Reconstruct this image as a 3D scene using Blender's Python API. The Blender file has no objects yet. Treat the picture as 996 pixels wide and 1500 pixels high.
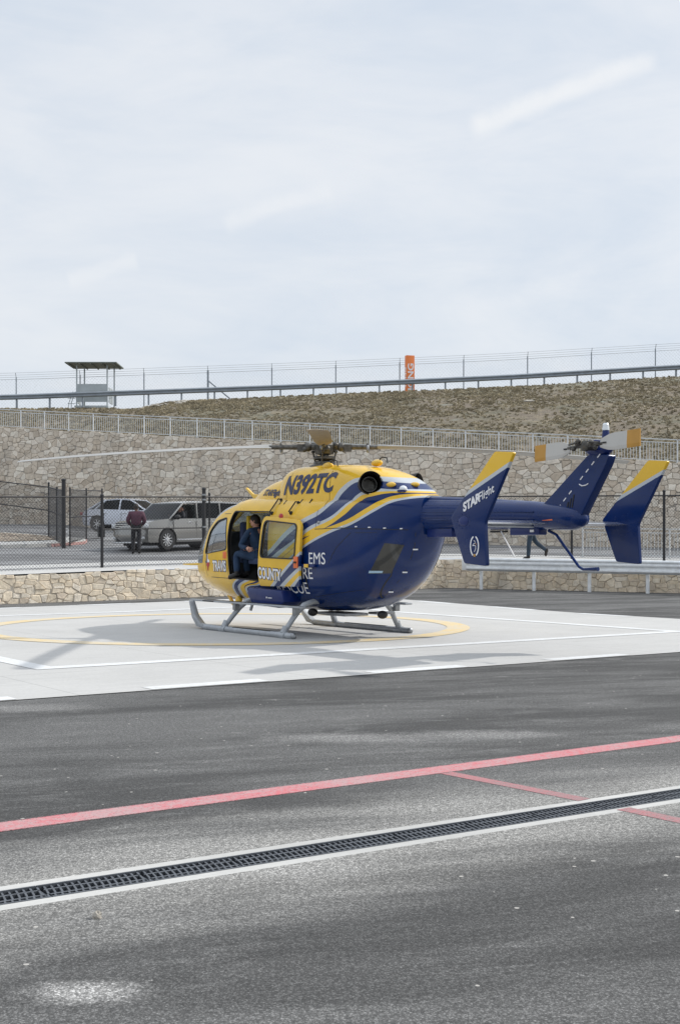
import bpy, bmesh, math, random
from mathutils import Vector, Matrix
from mathutils.bvhtree import BVHTree
R=math.radians; PI=math.pi
random.seed(7)
S=bpy.context.scene; COL=S.collection
# ---------------- camera, world, sun, exposure ----------------
cd=bpy.data.cameras.new('camera'); cam=bpy.data.objects.new('camera',cd); COL.objects.link(cam); S.camera=cam
cd.sensor_fit='VERTICAL'; cd.sensor_height=36; cd.lens=1850*36/1500
cam.location=(0,0,1.58); cam.rotation_euler=(PI/2,0,0)
cd.shift_y=50/1500; cd.clip_end=5000; cd.clip_start=.05
S.render.resolution_x=679; S.render.resolution_y=1024
SUN=Vector((.738,.24,.629)).normalized()
sl=bpy.data.lights.new('sun','SUN'); sl.energy=2.7; sl.angle=R(1.2); sl.color=(1,.965,.91)
so=bpy.data.objects.new('sun',sl); COL.objects.link(so); so.rotation_euler=SUN.to_track_quat('Z','Y').to_euler(); so.location=(0,0,60)
vs=S.view_settings; vs.view_transform='Standard'; vs.look='None'; vs.exposure=.27; vs.gamma=1; vs.use_curve_mapping=False

class NT:
    def __init__(s,nt): s.t=nt; s.n=nt.nodes; s.l=nt.links
    def new(s,t,**k):
        n=s.n.new(t)
        for a,b in k.items(): setattr(n,a,b)
        return n
    def set(s,inp,v):
        if hasattr(v,'bl_idname') or isinstance(v,bpy.types.NodeSocket): s.l.new(v,inp)
        else:
            if inp.type=='RGBA' and len(v)==3: v=(*v,1)
            inp.default_value=v
    def math(s,op,a,b=None,c=None,clamp=False):
        n=s.new('ShaderNodeMath',operation=op,use_clamp=clamp); s.set(n.inputs[0],a)
        if b is not None: s.set(n.inputs[1],b)
        if c is not None: s.set(n.inputs[2],c)
        return n.outputs[0]
    def mix(s,f,a,b,bt='MIX'):
        n=s.new('ShaderNodeMix',data_type='RGBA',blend_type=bt); s.set(n.inputs[0],f); s.set(n.inputs[6],a); s.set(n.inputs[7],b); return n.outputs[2]
    def rng(s,v,a,b,c=0,d=1,smooth=False):
        n=s.new('ShaderNodeMapRange'); 
        if smooth: n.interpolation_type='SMOOTHSTEP'
        s.set(n.inputs[0],v)
        for i,q in enumerate((a,b,c,d)): n.inputs[i+1].default_value=q
        return n.outputs[0]
    def noise(s,vec,scale,det=4,rough=.55,dist=0):
        n=s.new('ShaderNodeTexNoise'); s.set(n.inputs['Vector'],vec); n.inputs['Scale'].default_value=scale; n.inputs['Detail'].default_value=det; n.inputs['Roughness'].default_value=rough; n.inputs['Distortion'].default_value=dist
        return n.outputs['Fac']
    def vor(s,vec,scale,feature='F1',out='Distance'):
        n=s.new('ShaderNodeTexVoronoi',feature=feature); s.set(n.inputs['Vector'],vec); n.inputs['Scale'].default_value=scale; return n.outputs[out]
    def mapping(s,vec,scale=(1,1,1),rot=(0,0,0),loc=(0,0,0)):
        n=s.new('ShaderNodeMapping'); s.set(n.inputs[0],vec); n.inputs['Scale'].default_value=scale; n.inputs['Rotation'].default_value=rot; n.inputs['Location'].default_value=loc; return n.outputs[0]
    def obj(s): return s.new('ShaderNodeTexCoord').outputs['Object']

w=bpy.data.worlds.new('World'); S.world=w; w.use_nodes=True
n=NT(w.node_tree); n.n.clear()
sky=n.new('ShaderNodeTexSky',sky_type='NISHITA',sun_disc=False,sun_elevation=math.asin(SUN.z),sun_rotation=math.atan2(SUN.x,SUN.y))
try: sky.dust_density=3.0
except Exception: pass
gen=n.new('ShaderNodeTexCoord').outputs['Generated']
warp=n.mapping(gen,(1,1,2.6),rot=(0,0,0))
c1=n.noise(warp,2.2,6,.6,.4); c2=n.noise(n.mapping(gen,(1,1,3.5),rot=(0,R(25),0)),5,5,.6,.6)
cl=n.rng(n.math('ADD',n.math('MULTIPLY',c1,.65),n.math('MULTIPLY',c2,.35)),.35,.66,smooth=True)
cc=n.mix(cl,(5.75,6.4,7.25),(7.25,7.5,7.85))
c3=n.noise(gen,14,5,.65,.5)
# broken condensation trails, seen as soft bars high in the sky
def trail(a,b,wd,st):
    a=Vector(a).normalized(); b=Vector(b).normalized(); nn=a.cross(b).normalized(); t=(b-a).normalized(); m=((a+b)/2).normalized(); hl=(b-a).length/2
    d=n.new('ShaderNodeVectorMath',operation='DOT_PRODUCT'); n.l.new(gen,d.inputs[0]); d.inputs[1].default_value=nn
    e=n.new('ShaderNodeVectorMath',operation='DOT_PRODUCT'); n.l.new(gen,e.inputs[0]); e.inputs[1].default_value=t
    dd=n.math('ABSOLUTE',n.math('ADD',d.outputs['Value'],n.math('MULTIPLY',n.math('SUBTRACT',c3,.5),.016))); ee=n.math('ABSOLUTE',e.outputs['Value'])
    f=n.math('MULTIPLY',n.rng(dd,wd*.1,wd*1.3,1,0,True),n.rng(ee,hl*.85,hl*1.02,1,0,True))
    # only the half of the sphere in front
    g=n.new('ShaderNodeVectorMath',operation='DOT_PRODUCT'); n.l.new(gen,g.inputs[0]); g.inputs[1].default_value=m
    f=n.math('MULTIPLY',f,n.math('GREATER_THAN',g.outputs['Value'],.5))
    return n.math('MULTIPLY',n.math('MULTIPLY',f,n.rng(c3,.3,.6,.55,1.05)),st)
def px(x,y): return ((x-498)/1850,1,(800-y)/1850)
cc=n.mix(trail(px(685,193),px(965,82),.0095,.62),cc,(8.3,8.3,8.25))
cc=n.mix(trail(px(325,330),px(490,274),.0085,.42),cc,(8.1,8.15,8.2))
cc=n.mix(trail(px(98,412),px(205,384),.0075,.36),cc,(8.1,8.15,8.2))
fin=n.mix(.88,sky.outputs[0],cc)
# cloud overhead, out of view, is brightened to add fill light
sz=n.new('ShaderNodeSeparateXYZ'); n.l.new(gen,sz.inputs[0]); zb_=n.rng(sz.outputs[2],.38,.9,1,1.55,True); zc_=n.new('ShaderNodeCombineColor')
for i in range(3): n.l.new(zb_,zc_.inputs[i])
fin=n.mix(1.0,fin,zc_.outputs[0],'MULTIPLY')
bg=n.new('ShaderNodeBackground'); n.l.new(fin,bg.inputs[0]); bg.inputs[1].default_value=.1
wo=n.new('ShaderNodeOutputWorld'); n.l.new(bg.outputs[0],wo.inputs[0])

# ---------------- materials ----------------
def mat(name,col=(.5,.5,.5),rough=.6,metal=0,coat=0,spec=None,emit=None,bump=None,var=0,vs_=3.,alpha=None,trans=0):
    m=bpy.data.materials.new(name); m.use_nodes=True; t=NT(m.node_tree); p=t.n['Principled BSDF']
    p.inputs['Roughness'].default_value=rough; p.inputs['Metallic'].default_value=metal; p.inputs['Coat Weight'].default_value=coat; p.inputs['Coat Roughness'].default_value=.06
    if name.startswith(('navy_paint','helicopter_paint','end_plate')): p.inputs['Specular IOR Level'].default_value=.32
    c=(*col,1)
    if var:
        o=t.obj(); f=t.noise(o,vs_,5,.6); c=t.mix(t.rng(f,.3,.7),tuple(v*(1-var) for v in col),tuple(min(1,v*(1+var)) for v in col))
        rr=t.rng(t.noise(o,vs_*2.3,4),.3,.7,max(.02,rough-.08),min(1,rough+.1)); t.l.new(rr,p.inputs['Roughness'])
    t.set(p.inputs['Base Color'],c)
    if bump:
        b=t.new('ShaderNodeBump'); b.inputs['Strength'].default_value=bump[1]; b.inputs['Distance'].default_value=bump[2]; t.l.new(t.noise(t.obj(),bump[0],5,.65),b.inputs['Height']); t.l.new(b.outputs[0],p.inputs['Normal'])
    if alpha is not None: p.inputs['Alpha'].default_value=alpha
    if trans: p.inputs['Transmission Weight'].default_value=trans
    if emit: p.inputs['Emission Color'].default_value=(*emit,1); p.inputs['Emission Strength'].default_value=1
    m['p']=1
    return m
def pane(name,tint,alpha,rough=.03):
    # thin glass sheet: clear mix of transparent and glossy
    m=bpy.data.materials.new(name); m.use_nodes=True; t=NT(m.node_tree); t.n.clear()
    tr=t.new('ShaderNodeBsdfTransparent'); tr.inputs[0].default_value=(*tint,1)
    gl=t.new('ShaderNodeBsdfGlossy'); gl.inputs['Roughness'].default_value=rough; gl.inputs['Color'].default_value=(.9,.92,.95,1)
    lw=t.new('ShaderNodeLayerWeight'); lw.inputs[0].default_value=.5
    f=t.math('ADD',t.math('MULTIPLY',t.math('POWER',lw.outputs['Facing'],4.5),.55),alpha,clamp=True)
    mx=t.new('ShaderNodeMixShader'); t.l.new(f,mx.inputs[0]); t.l.new(tr.outputs[0],mx.inputs[1]); t.l.new(gl.outputs[0],mx.inputs[2])
    o=t.new('ShaderNodeOutputMaterial'); t.l.new(mx.outputs[0],o.inputs[0]); return m
NAVY=(.0018,.020,.108); YEL=(.80,.49,.035); SIL=(.50,.53,.55)
M={}
M['navy']=mat('navy_paint',NAVY,.22,0,.08,var=.06,vs_=2)
M['yellow']=mat('yellow_paint',YEL,.3,0,.4,var=.05,vs_=3)
M['silverp']=mat('silver_paint',SIL,.4)
M['white']=mat('white_paint',(.8,.8,.8),.5)
M['letter']=mat('white_lettering',(.82,.82,.84),.45)
M['navyletter']=mat('navy_lettering',(.012,.018,.07),.4)
M['red']=mat('red_paint',(.45,.03,.03),.4)
M['orange']=mat('orange_paint',(.75,.16,.04),.45)
M['amber']=mat('orange_tip_paint',(.50,.26,.045),.45,var=.1)
M['black']=mat('black_rubber',(.012,.012,.013),.55)
M['soot']=mat('sooty_steel',(.02,.018,.017),.5,.6,var=.3,vs_=8)
M['steel']=mat('dull_steel',(.30,.31,.32),.42,.75,var=.15,vs_=9)
M['skid']=mat('silver_grey_skid_paint',(.36,.38,.40),.42,.35,var=.15,vs_=7)
M['rotor']=mat('rotor_blade_grey',(.33,.325,.31),.5,var=.08,vs_=2)
M['rotorbrown']=mat('rotor_blade_brown',(.30,.23,.15),.5,var=.15,vs_=6)
M['tailblade']=mat('tail_blade_grey',(.52,.51,.48),.5,var=.06)
M['hub']=mat('greasy_hub_metal',(.10,.095,.085),.45,.6,var=.5,vs_=14)
M['cabin']=mat('dark_cabin_lining',(.03,.03,.033),.8)
M['cabinlight']=mat('grey_cabin_trim',(.22,.23,.24),.7)
M['seat']=mat('navy_seat_fabric',(.03,.045,.10),.85)
M['galv']=mat('galvanised_steel',(.74,.76,.77),.42,.2,var=.12,vs_=5)
M['galvd']=mat('weathered_galvanised_steel',(.27,.30,.33),.5,.4,var=.12,vs_=3)
M['alu']=mat('brushed_aluminium_rail',(.62,.64,.65),.4,.35,var=.06,vs_=4)
M['fence']=mat('black_vinyl_fence',(.016,.016,.018),.5)
M['wire']=mat('black_fence_wire',(.045,.045,.048),.5)
M['wiregrey']=mat('grey_fence_wire',(.42,.44,.45),.5,.3)
M['skin']=mat('skin',(.52,.27,.19),.55)
M['skind']=mat('brown_skin',(.16,.08,.05),.55)
M['hair']=mat('dark_hair',(.02,.014,.01),.7)
M['flight']=mat('navy_flight_suit',(.015,.038,.085),.85,var=.25,vs_=9,bump=(14,.5,.03))
M['maroon']=mat('maroon_jacket',(.075,.018,.04),.7,var=.25,vs_=8,bump=(11,.6,.03))
M['darkcloth']=mat('black_trousers',(.012,.012,.015),.8,var=.2,vs_=8)
M['jeans']=mat('dark_jeans',(.03,.05,.075),.85,var=.3,vs_=8)
M['shirt']=mat('dark_jacket_cloth',(.02,.022,.03),.8,var=.2)
M['boot']=mat('black_boot_leather',(.012,.011,.01),.5)
M['tan']=mat('tan_shoe',(.3,.22,.14),.7)
M['glass']=pane('clear_window_glass',(.86,.9,.9),.04)
M['shield']=pane('windshield_glass',(.6,.65,.67),.30)
M['carglass']=pane('tinted_car_glass',(.16,.19,.20),.02)
M['lamp']=mat('lamp_glass',(.75,.78,.8),.1,.2)
M['navy2']=mat('navy_paint_matt',(.006,.02,.12),.35,0,.15,var=.08)
M['crew_yellow']=mat('yellow_vest_fabric',(.6,.42,.03),.7)

def asphalt(name,base,dust,patches=True,near=True,dustamt=.5,spread=None):
    m=bpy.data.materials.new(name); m.use_nodes=True; t=NT(m.node_tree); p=t.n['Principled BSDF']; o=t.obj()
    rot=t.mapping(o,(1,1,1),rot=(0,0,R(-16)))
    st=t.mapping(rot,(.35,1.3,1))
    big=t.noise(st,.55,6,.62,.5); med=t.noise(st,2.2,6,.65,.6); fine=t.noise(o,38,4,.7); 
    c=t.mix(t.rng(big,.40,.62,smooth=True),tuple(v*.58 for v in base),tuple(v*1.32 for v in base))
    strk=t.noise(t.mapping(rot,(.5,1.9,1)),1.6,7,.70,.9); c=t.mix(t.rng(strk,.53,.72,0,.55,True),c,tuple(v*2.1 for v in base)); c=t.mix(t.rng(t.noise(t.mapping(rot,(.5,1.6,1),loc=(5,3,0)),2.1,6,.68,.8),.54,.74,0,.33,True),c,tuple(v*.5 for v in base))
    c=t.mix(t.math('MULTIPLY',t.rng(med,.5,.78,smooth=True),dustamt),c,dust)
    if spread is not None:
        # pale cement dust spilled beside the drain: distance to drain line with ragged edge
        (px_,py_),ang,wid=spread
        q=t.mapping(o,(1,1,1)); sx=t.new('ShaderNodeSeparateXYZ'); t.l.new(q,sx.inputs[0])
        dd=t.math('ADD',t.math('MULTIPLY',t.math('SUBTRACT',sx.outputs[0],px_),-math.sin(ang)),t.math('MULTIPLY',t.math('SUBTRACT',sx.outputs[1],py_),math.cos(ang)))
        far=t.math('MULTIPLY',t.math('GREATER_THAN',dd,0),.55)
        ad=t.math('ABSOLUTE',dd)
        rg=t.math('ADD',ad,t.math('MULTIPLY',t.math('SUBTRACT',t.noise(st,1.3,5,.6,.3),.52),1.9))
        f=t.math('MULTIPLY',t.rng(rg,.05,wid,1,0,True),t.rng(t.noise(o,26,3,.7),.25,.6,.45,1.0))
        c=t.mix(t.math('MULTIPLY',f,.9),c,(.44,.43,.405))
    if patches:
        def spot(x,y,rx,ry,a,k):
            q=t.mapping(o,(1/rx,1/ry,0),loc=(0,0,0),rot=(0,0,0)); 
            v=t.new('ShaderNodeVectorMath',operation='SUBTRACT'); t.l.new(q,v.inputs[0]); v.inputs[1].default_value=(x/rx,y/ry,0)
            l=t.new('ShaderNodeVectorMath',operation='LENGTH'); t.l.new(v.outputs[0],l.inputs[0])
            return t.math('MULTIPLY',t.rng(t.math('ADD',l.outputs['Value'],t.math('MULTIPLY',t.math('SUBTRACT',t.noise(o,9,5,.7),.5),1.1)),.2,1.1,k,0,True),t.rng(t.noise(o,45,3,.7),.35,.6,.25,1))
        for a in [(-.9,4.48,.27,.15,0,1.0),(.1,10.4,.9,.35,0,.5),(1.2,10.6,.8,.3,0,.5),(-.2,6.2,.5,.3,0,.3),(-3.0,12.3,.9,.4,0,.35)]:
            c=t.mix(spot(*a),c,(.55,.54,.52))
    # aggregate grain
    g=t.rng(fine,.32,.7,.62,1.42)
    if near:
        sp=t.vor(o,85); g=t.math('MULTIPLY',g,t.rng(sp,.05,.6,1.65,.62))
        sp3=t.noise(o,150,2,.9); g=t.math('MULTIPLY',g,t.rng(sp3,.3,.7,.55,1.5))
        sp2=t.vor(o,190); g=t.math('MULTIPLY',g,t.rng(sp2,.0,.55,1.5,.68))
    cr=t.new('ShaderNodeCombineColor'); 
    for i in range(3): t.l.new(g,cr.inputs[i])
    c=t.mix(1.0,c,cr.outputs[0],'MULTIPLY')
    if near:
        sc=t.vor(o,4.3); c=t.mix(t.math('MULTIPLY',t.math('LESS_THAN',t.math('ADD',sc,t.math('MULTIPLY',t.noise(o,30,2),.07)),.085),.75),c,(.5,.48,.44)); dk=t.vor(t.mapping(o,(1,1,1),loc=(3,7,0)),2.3); c=t.mix(t.math('MULTIPLY',t.math('LESS_THAN',t.math('ADD',dk,t.math('MULTIPLY',t.noise(o,14,4,.7),.12)),.10),.6),c,(.05,.05,.05))
        f2=t.noise(t.mapping(o,(.5,2.2,1),rot=(0,0,R(-20))),3.2,4,.6,.8); c=t.mix(t.rng(f2,.70,.78,0,.55,True),c,(.40,.39,.37))
    t.l.new(c,p.inputs['Base Color']); p.inputs['Roughness'].default_value=.9
    b=t.new('ShaderNodeBump'); b.inputs['Strength'].default_value=.7; b.inputs['Distance'].default_value=.006; t.l.new(t.noise(o,90,3,.7),b.inputs['Height']); t.l.new(b.outputs[0],p.inputs['Normal'])
    return m
M['asphalt']=asphalt('asphalt',(.113,.112,.109),(.26,.258,.25),spread=((.325,6.87),R(33),1.15))
M['asphalt2']=asphalt('upper_asphalt',(.19,.192,.195),(.29,.29,.29),False,False,.4)
def concrete(name,base,var=.1,joint=0,ang=35,stain=.15,joff=(0,0)):
    m=bpy.data.materials.new(name); m.use_nodes=True; t=NT(m.node_tree); p=t.n['Principled BSDF']; o=t.obj()
    r=t.mapping(o,(1,1,1),rot=(0,0,R(-ang)))
    f=t.noise(r,.6,6,.6,.4); c=t.mix(t.rng(f,.3,.7),tuple(v*(1-var) for v in base),tuple(v*(1+var) for v in base))
    f2=t.noise(t.mapping(r,(.4,2,1)),1.7,6,.65,.6); c=t.mix(t.rng(f2,.52,.75,0,stain,True),c,tuple(v*.6 for v in base))
    f3=t.noise(o,24,4,.7); g=t.math('MULTIPLY',t.rng(f3,.3,.7,.93,1.06),t.rng(t.noise(t.mapping(r,(.25,3,1)),4,5,.7),.3,.7,.94,1.05)); cr=t.new('ShaderNodeCombineColor')
    for i in range(3): t.l.new(g,cr.inputs[i])
    c=t.mix(1,c,cr.outputs[0],'MULTIPLY')
    if joint:
        s=t.new('ShaderNodeSeparateXYZ'); t.l.new(r,s.inputs[0])
        for k in (0,1):
            a=t.math('ABSOLUTE',t.math('SUBTRACT',t.math('FRACT',t.math('DIVIDE',t.math('ADD',s.outputs[k],joff[k]+500*joint),joint)),.5))
            c=t.mix(t.math('MULTIPLY',t.math('GREATER_THAN',a,.5-.007/joint),.55),c,tuple(v*.4 for v in base))
    t.l.new(c,p.inputs['Base Color']); p.inputs['Roughness'].default_value=.85
    return m
M['pad']=concrete('helipad_concrete',(.455,.45,.435),.055,3.05,35,.16,(.7,.4))
M['slab']=concrete('pale_sidewalk_concrete',(.50,.495,.48),.07,1.5,35,.15)
M['kerb']=concrete('kerb_concrete',(.46,.455,.435),.14)
def worn(name,col,under,lo,hi,scale=14,edge=.8,ragged=None):
    m=bpy.data.materials.new(name); m.use_nodes=True; t=NT(m.node_tree); p=t.n['Principled BSDF']; o=t.obj()
    f=t.noise(t.mapping(o,(1,1,1)),scale,6,.75); g=t.noise(o,1.1,4,.6)
    k=t.rng(t.math('ADD',f,t.math('MULTIPLY',t.math('SUBTRACT',g,.5),.6)),lo,hi,0,edge)
    if ragged:
        (ax,ay),(bx,by),hw=ragged; L=math.hypot(bx-ax,by-ay); ex,ey=(bx-ax)/L,(by-ay)/L; s_=t.new('ShaderNodeSeparateXYZ'); t.l.new(o,s_.inputs[0])
        dd=t.math('ABSOLUTE',t.math('ADD',t.math('MULTIPLY',t.math('SUBTRACT',s_.outputs[0],ax),-ey),t.math('MULTIPLY',t.math('SUBTRACT',s_.outputs[1],ay),ex)))
        e=t.math('ADD',t.math('DIVIDE',dd,hw),t.math('MULTIPLY',t.math('SUBTRACT',t.noise(o,60,4,.8),.5),.5))
        al=t.math('MULTIPLY',t.rng(e,.78,1.0,1,0),t.rng(t.noise(o,75,3,.7),.30,.42,.35,1)); t.l.new(al,p.inputs['Alpha'])
    c=t.mix(k,col,under); t.l.new(c,p.inputs['Base Color']); p.inputs['Roughness'].default_value=.75
    return m
M['wline']=worn('white_line_paint',(.66,.67,.67),(.46,.46,.44),.42,.74)
M['yline']=worn('yellow_line_paint',(.66,.49,.22),(.52,.51,.47),.34,.66,9)
M['rline']=worn('red_line_paint',(.55,.12,.14),(.42,.28,.28),.33,.60,22,.95,((-1.9,7.10),(2.79,10.37),.125))
M['rfaint']=worn('faded_red_line_paint',(.42,.15,.16),(.25,.19,.19),.36,.6,26,.8,((.74,8.80),(1.52,7.86),.065))
M['rfaint2']=worn('faded_red_line_paint_far',(.42,.15,.16),(.25,.19,.19),.36,.6,26,.8,((1.70,7.60),(2.6,6.4),.065))
def stonemat(name,tint=1,moss=.0):
    m=bpy.data.materials.new(name); m.use_nodes=True; t=NT(m.node_tree); p=t.n['Principled BSDF']; o=t.obj()
    a=t.new('ShaderNodeVertexColor',layer_name='Col').outputs[0]
    f=t.noise(o,7,6,.7,.3); g=t.rng(f,.3,.7,.78,1.16); cr=t.new('ShaderNodeCombineColor')
    for i in range(3): t.l.new(g,cr.inputs[i])
    c=t.mix(1,a,cr.outputs[0],'MULTIPLY')
    f2=t.noise(o,2.1,5,.65,.5); c=t.mix(t.rng(f2,.58,.78,0,.45,True),c,(.34,.28,.22))
    f3=t.noise(t.mapping(o,(1,1,.25)),.8,5,.65,.5); c=t.mix(t.rng(f3,.5,.75,0,.45,True),c,(.30,.27,.235))
    t.l.new(c,p.inputs['Base Color']); p.inputs['Roughness'].default_value=.92
    b=t.new('ShaderNodeBump'); b.inputs['Strength'].default_value=.8; b.inputs['Distance'].default_value=.03; t.l.new(t.noise(o,13,6,.7),b.inputs['Height']); t.l.new(b.outputs[0],p.inputs['Normal'])
    return m
M['stone']=stonemat('limestone_rubble')
def hillmat():
    m=bpy.data.materials.new('dry_grass_hillside'); m.use_nodes=True; t=NT(m.node_tree); p=t.n['Principled BSDF']; o=t.obj()
    s=t.mapping(o,(.7,1.0,1))
    a=t.noise(s,.35,6,.62,.4); b=t.noise(s,1.7,6,.7,.5); c0=t.noise(s,7,5,.7)
    c=t.mix(t.rng(a,.38,.62,smooth=True),(.15,.14,.10),(.19,.155,.12))
    c=t.mix(t.rng(b,.45,.7,0,.75,True),c,(.32,.265,.18)); c=t.mix(t.rng(t.noise(s,13,5,.8),.48,.7,0,.75,True),c,(.09,.085,.05)); c=t.mix(t.rng(t.noise(s,17,5,.8),.52,.72,0,.7,True),c,(.36,.31,.22))
    c=t.mix(t.rng(c0,.5,.75,0,.6,True),c,(.10,.105,.06))
    c=t.mix(t.rng(t.noise(s,.9,4,.6),.58,.75,0,.7,True),c,(.25,.265,.225))
    t.l.new(c,p.inputs['Base Color']); p.inputs['Roughness'].default_value=1
    bb=t.new('ShaderNodeBump'); bb.inputs['Strength'].default_value=1; bb.inputs['Distance'].default_value=.12; t.l.new(t.noise(s,4,6,.75),bb.inputs['Height']); t.l.new(bb.outputs[0],p.inputs['Normal'])
    return m
M['hill']=hillmat()
def gravelmat():
    m=bpy.data.materials.new('river_gravel'); m.use_nodes=True; t=NT(m.node_tree); p=t.n['Principled BSDF']; o=t.obj()
    v=t.new('ShaderNodeTexVoronoi'); t.l.new(o,v.inputs['Vector']); v.inputs['Scale'].default_value=7
    hs=t.new('ShaderNodeSeparateColor'); t.l.new(v.outputs['Color'],hs.inputs[0])
    c=t.mix(hs.outputs[0],(.24,.18,.13),(.60,.52,.42)); c=t.mix(t.rng(v.outputs['Distance'],.35,.7,0,.8),c,(.07,.06,.05))
    t.l.new(c,p.inputs['Base Color']); p.inputs['Roughness'].default_value=.95
    b=t.new('ShaderNodeBump',invert=True); b.inputs['Strength'].default_value=1; b.inputs['Distance'].default_value=.08; t.l.new(v.outputs['Distance'],b.inputs['Height']); t.l.new(b.outputs[0],p.inputs['Normal'])
    return m
M['gravel']=gravelmat()

# ---------------- helpers ----------------
def link(name,me,m=None,parent=None,smooth=False,angle=35):
    o=bpy.data.objects.new(name,me); COL.objects.link(o)
    if m is not None:
        me.materials.clear()
        for q in (m if isinstance(m,(list,tuple)) else [m]): me.materials.append(M[q] if isinstance(q,str) else q)
    if smooth:
        me.polygons.foreach_set('use_smooth',[True]*len(me.polygons)); me.set_sharp_from_angle(angle=R(angle))
    if parent is not None: o.parent=parent
    return o
def tag(o,label=None,cat=None,group=None,kind=None):
    if label: o['label']=label
    if cat: o['category']=cat
    if group: o['group']=group
    if kind: o['kind']=kind
    return o
def empty(name,loc=(0,0,0),rz=0):
    o=bpy.data.objects.new(name,None); COL.objects.link(o); o.location=loc; o.rotation_euler=(0,0,rz); o.empty_display_size=.2; return o
class MB:
    def __init__(s): s.v=[]; s.f=[]; s.mi=[]; s.cm=0
    def add(s,vs,fs):
        b=len(s.v); s.v+=[tuple(q) for q in vs]; s.f+=[tuple(b+i for i in f) for f in fs]; s.mi+=[s.cm]*len(fs); return s
    def box(s,c,d,rz=0,rot=None):
        x,y,z=d[0]/2,d[1]/2,d[2]/2
        vs=[Vector(q) for q in ((-x,-y,-z),(x,-y,-z),(x,y,-z),(-x,y,-z),(-x,-y,z),(x,-y,z),(x,y,z),(-x,y,z))]
        mt=rot if rot is not None else Matrix.Rotation(rz,3,'Z')
        return s.add([mt@q+Vector(c) for q in vs],[(0,3,2,1),(4,5,6,7),(0,1,5,4),(1,2,6,5),(2,3,7,6),(3,0,4,7)])
    def bar(s,a,b,w,h=None,up=(0,0,1)):
        a=Vector(a); b=Vector(b); h=h or w; d=(b-a); L=d.length; d.normalize(); upv=Vector(up)
        if abs(d.dot(upv))>.98: upv=Vector((1,0,0))
        r=d.cross(upv).normalized(); u=r.cross(d)
        m=Matrix((d,r,u)).transposed(); return s.box((a+b)/2,(L,w,h),rot=m)
    def tube(s,pts,r,n=10,caps=True,flat=None):
        pts=[Vector(p) for p in pts]; N=len(pts); rr=r if isinstance(r,(list,tuple)) else [r]*N
        base=len(s.v); prev=None; vs=[]
        for i,p in enumerate(pts):
            d=(pts[min(i+1,N-1)]-pts[max(i-1,0)]).normalized()
            if prev is None:
                up=Vector((0,0,1)) if abs(d.z)<.9 else Vector((1,0,0)); a=d.cross(up).normalized()
            else: a=(prev-d*prev.dot(d)).normalized()
            b=d.cross(a); prev=a
            for k in range(n):
                t=2*PI*k/n; fa,fb=(1,1) if flat is None else flat
                vs.append(p+a*(math.cos(t)*rr[i]*fa)+b*(math.sin(t)*rr[i]*fb))
        fs=[]
        for i in range(N-1):
            for k in range(n): fs.append((i*n+k,i*n+(k+1)%n,(i+1)*n+(k+1)%n,(i+1)*n+k))
        if caps: fs+= [tuple(range(n-1,-1,-1)),tuple((N-1)*n+k for k in range(n))]
        return s.add(vs,fs)
    def prism(s,poly,y0,y1,axis='y'):
        n=len(poly); 
        f=(lambda p,t:(p[0],t,p[1])) if axis=='y' else ((lambda p,t:(p[0],p[1],t)) if axis=='z' else (lambda p,t:(t,p[0],p[1])))
        vs=[f(p,y0) for p in poly]+[f(p,y1) for p in poly]
        return s.add(vs,[tuple(range(n)),tuple(range(2*n-1,n-1,-1))]+[((i+1)%n,i,n+i,n+(i+1)%n) for i in range(n)])
    def lathe(s,prof,c=(0,0,0),n=24,axis='z',mtx=None,caps=True):
        vs=[];N=len(prof)
        for r,h in prof:
            for k in range(n):
                t=2*PI*k/n; q=Vector((r*math.cos(t),r*math.sin(t),h))
                if axis=='y': q=Vector((q.x,q.z,-q.y))
                if axis=='x': q=Vector((q.z,q.y,-q.x))
                if mtx is not None: q=mtx@q
                vs.append(q+Vector(c))
        fs=[(i*n+k,i*n+(k+1)%n,(i+1)*n+(k+1)%n,(i+1)*n+k) for i in range(N-1) for k in range(n)]
        if caps: fs+=[tuple(range(n-1,-1,-1)),tuple((N-1)*n+k for k in range(n))]
        return s.add(vs,fs)
    def ball(s,c,r,n=12,m=8,mtx=None):
        r=r if isinstance(r,(tuple,list)) else (r,r,r); vs=[];fs=[]
        for i in range(m+1):
            a=PI*(i+.02*(i==0)-.02*(i==m))/m
            for k in range(n):
                t=2*PI*k/n; q=Vector((r[0]*math.sin(a)*math.cos(t),r[1]*math.sin(a)*math.sin(t),r[2]*math.cos(a)))
                if mtx is not None: q=mtx@q
                vs.append(q+Vector(c))
        for i in range(m):
            for k in range(n): fs.append((i*n+k,(i+1)*n+k,(i+1)*n+(k+1)%n,i*n+(k+1)%n))
        fs+=[tuple(range(n)),tuple(m*n+k for k in range(n-1,-1,-1))]
        return s.add(vs,fs)
    def mesh(s,fix=True):
        me=bpy.data.meshes.new('m'); me.from_pydata(s.v,[],s.f)
        me.polygons.foreach_set('material_index',s.mi)
        if fix:
            b=bmesh.new(); b.from_mesh(me); bmesh.ops.recalc_face_normals(b,faces=b.faces); b.to_mesh(me); b.free()
        me.update(); return me
    def build(s,name,m,parent=None,smooth=False,bevel=0,fix=True,angle=35,seg=2):
        me=s.mesh(fix)
        if bevel:
            b=bmesh.new(); b.from_mesh(me)
            ed=[e for e in b.edges if len(e.link_faces)==2 and e.calc_face_angle(0)>R(28)]
            bmesh.ops.bevel(b,geom=ed,offset=bevel,segments=seg,profile=.6,affect='EDGES',clamp_overlap=True); b.to_mesh(me); b.free(); smooth=True
        return link(name,me,m,parent,smooth,angle)
def evalmesh(o):
    dg=bpy.context.evaluated_depsgraph_get(); dg.update(); return bpy.data.meshes.new_from_object(o.evaluated_get(dg))
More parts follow.
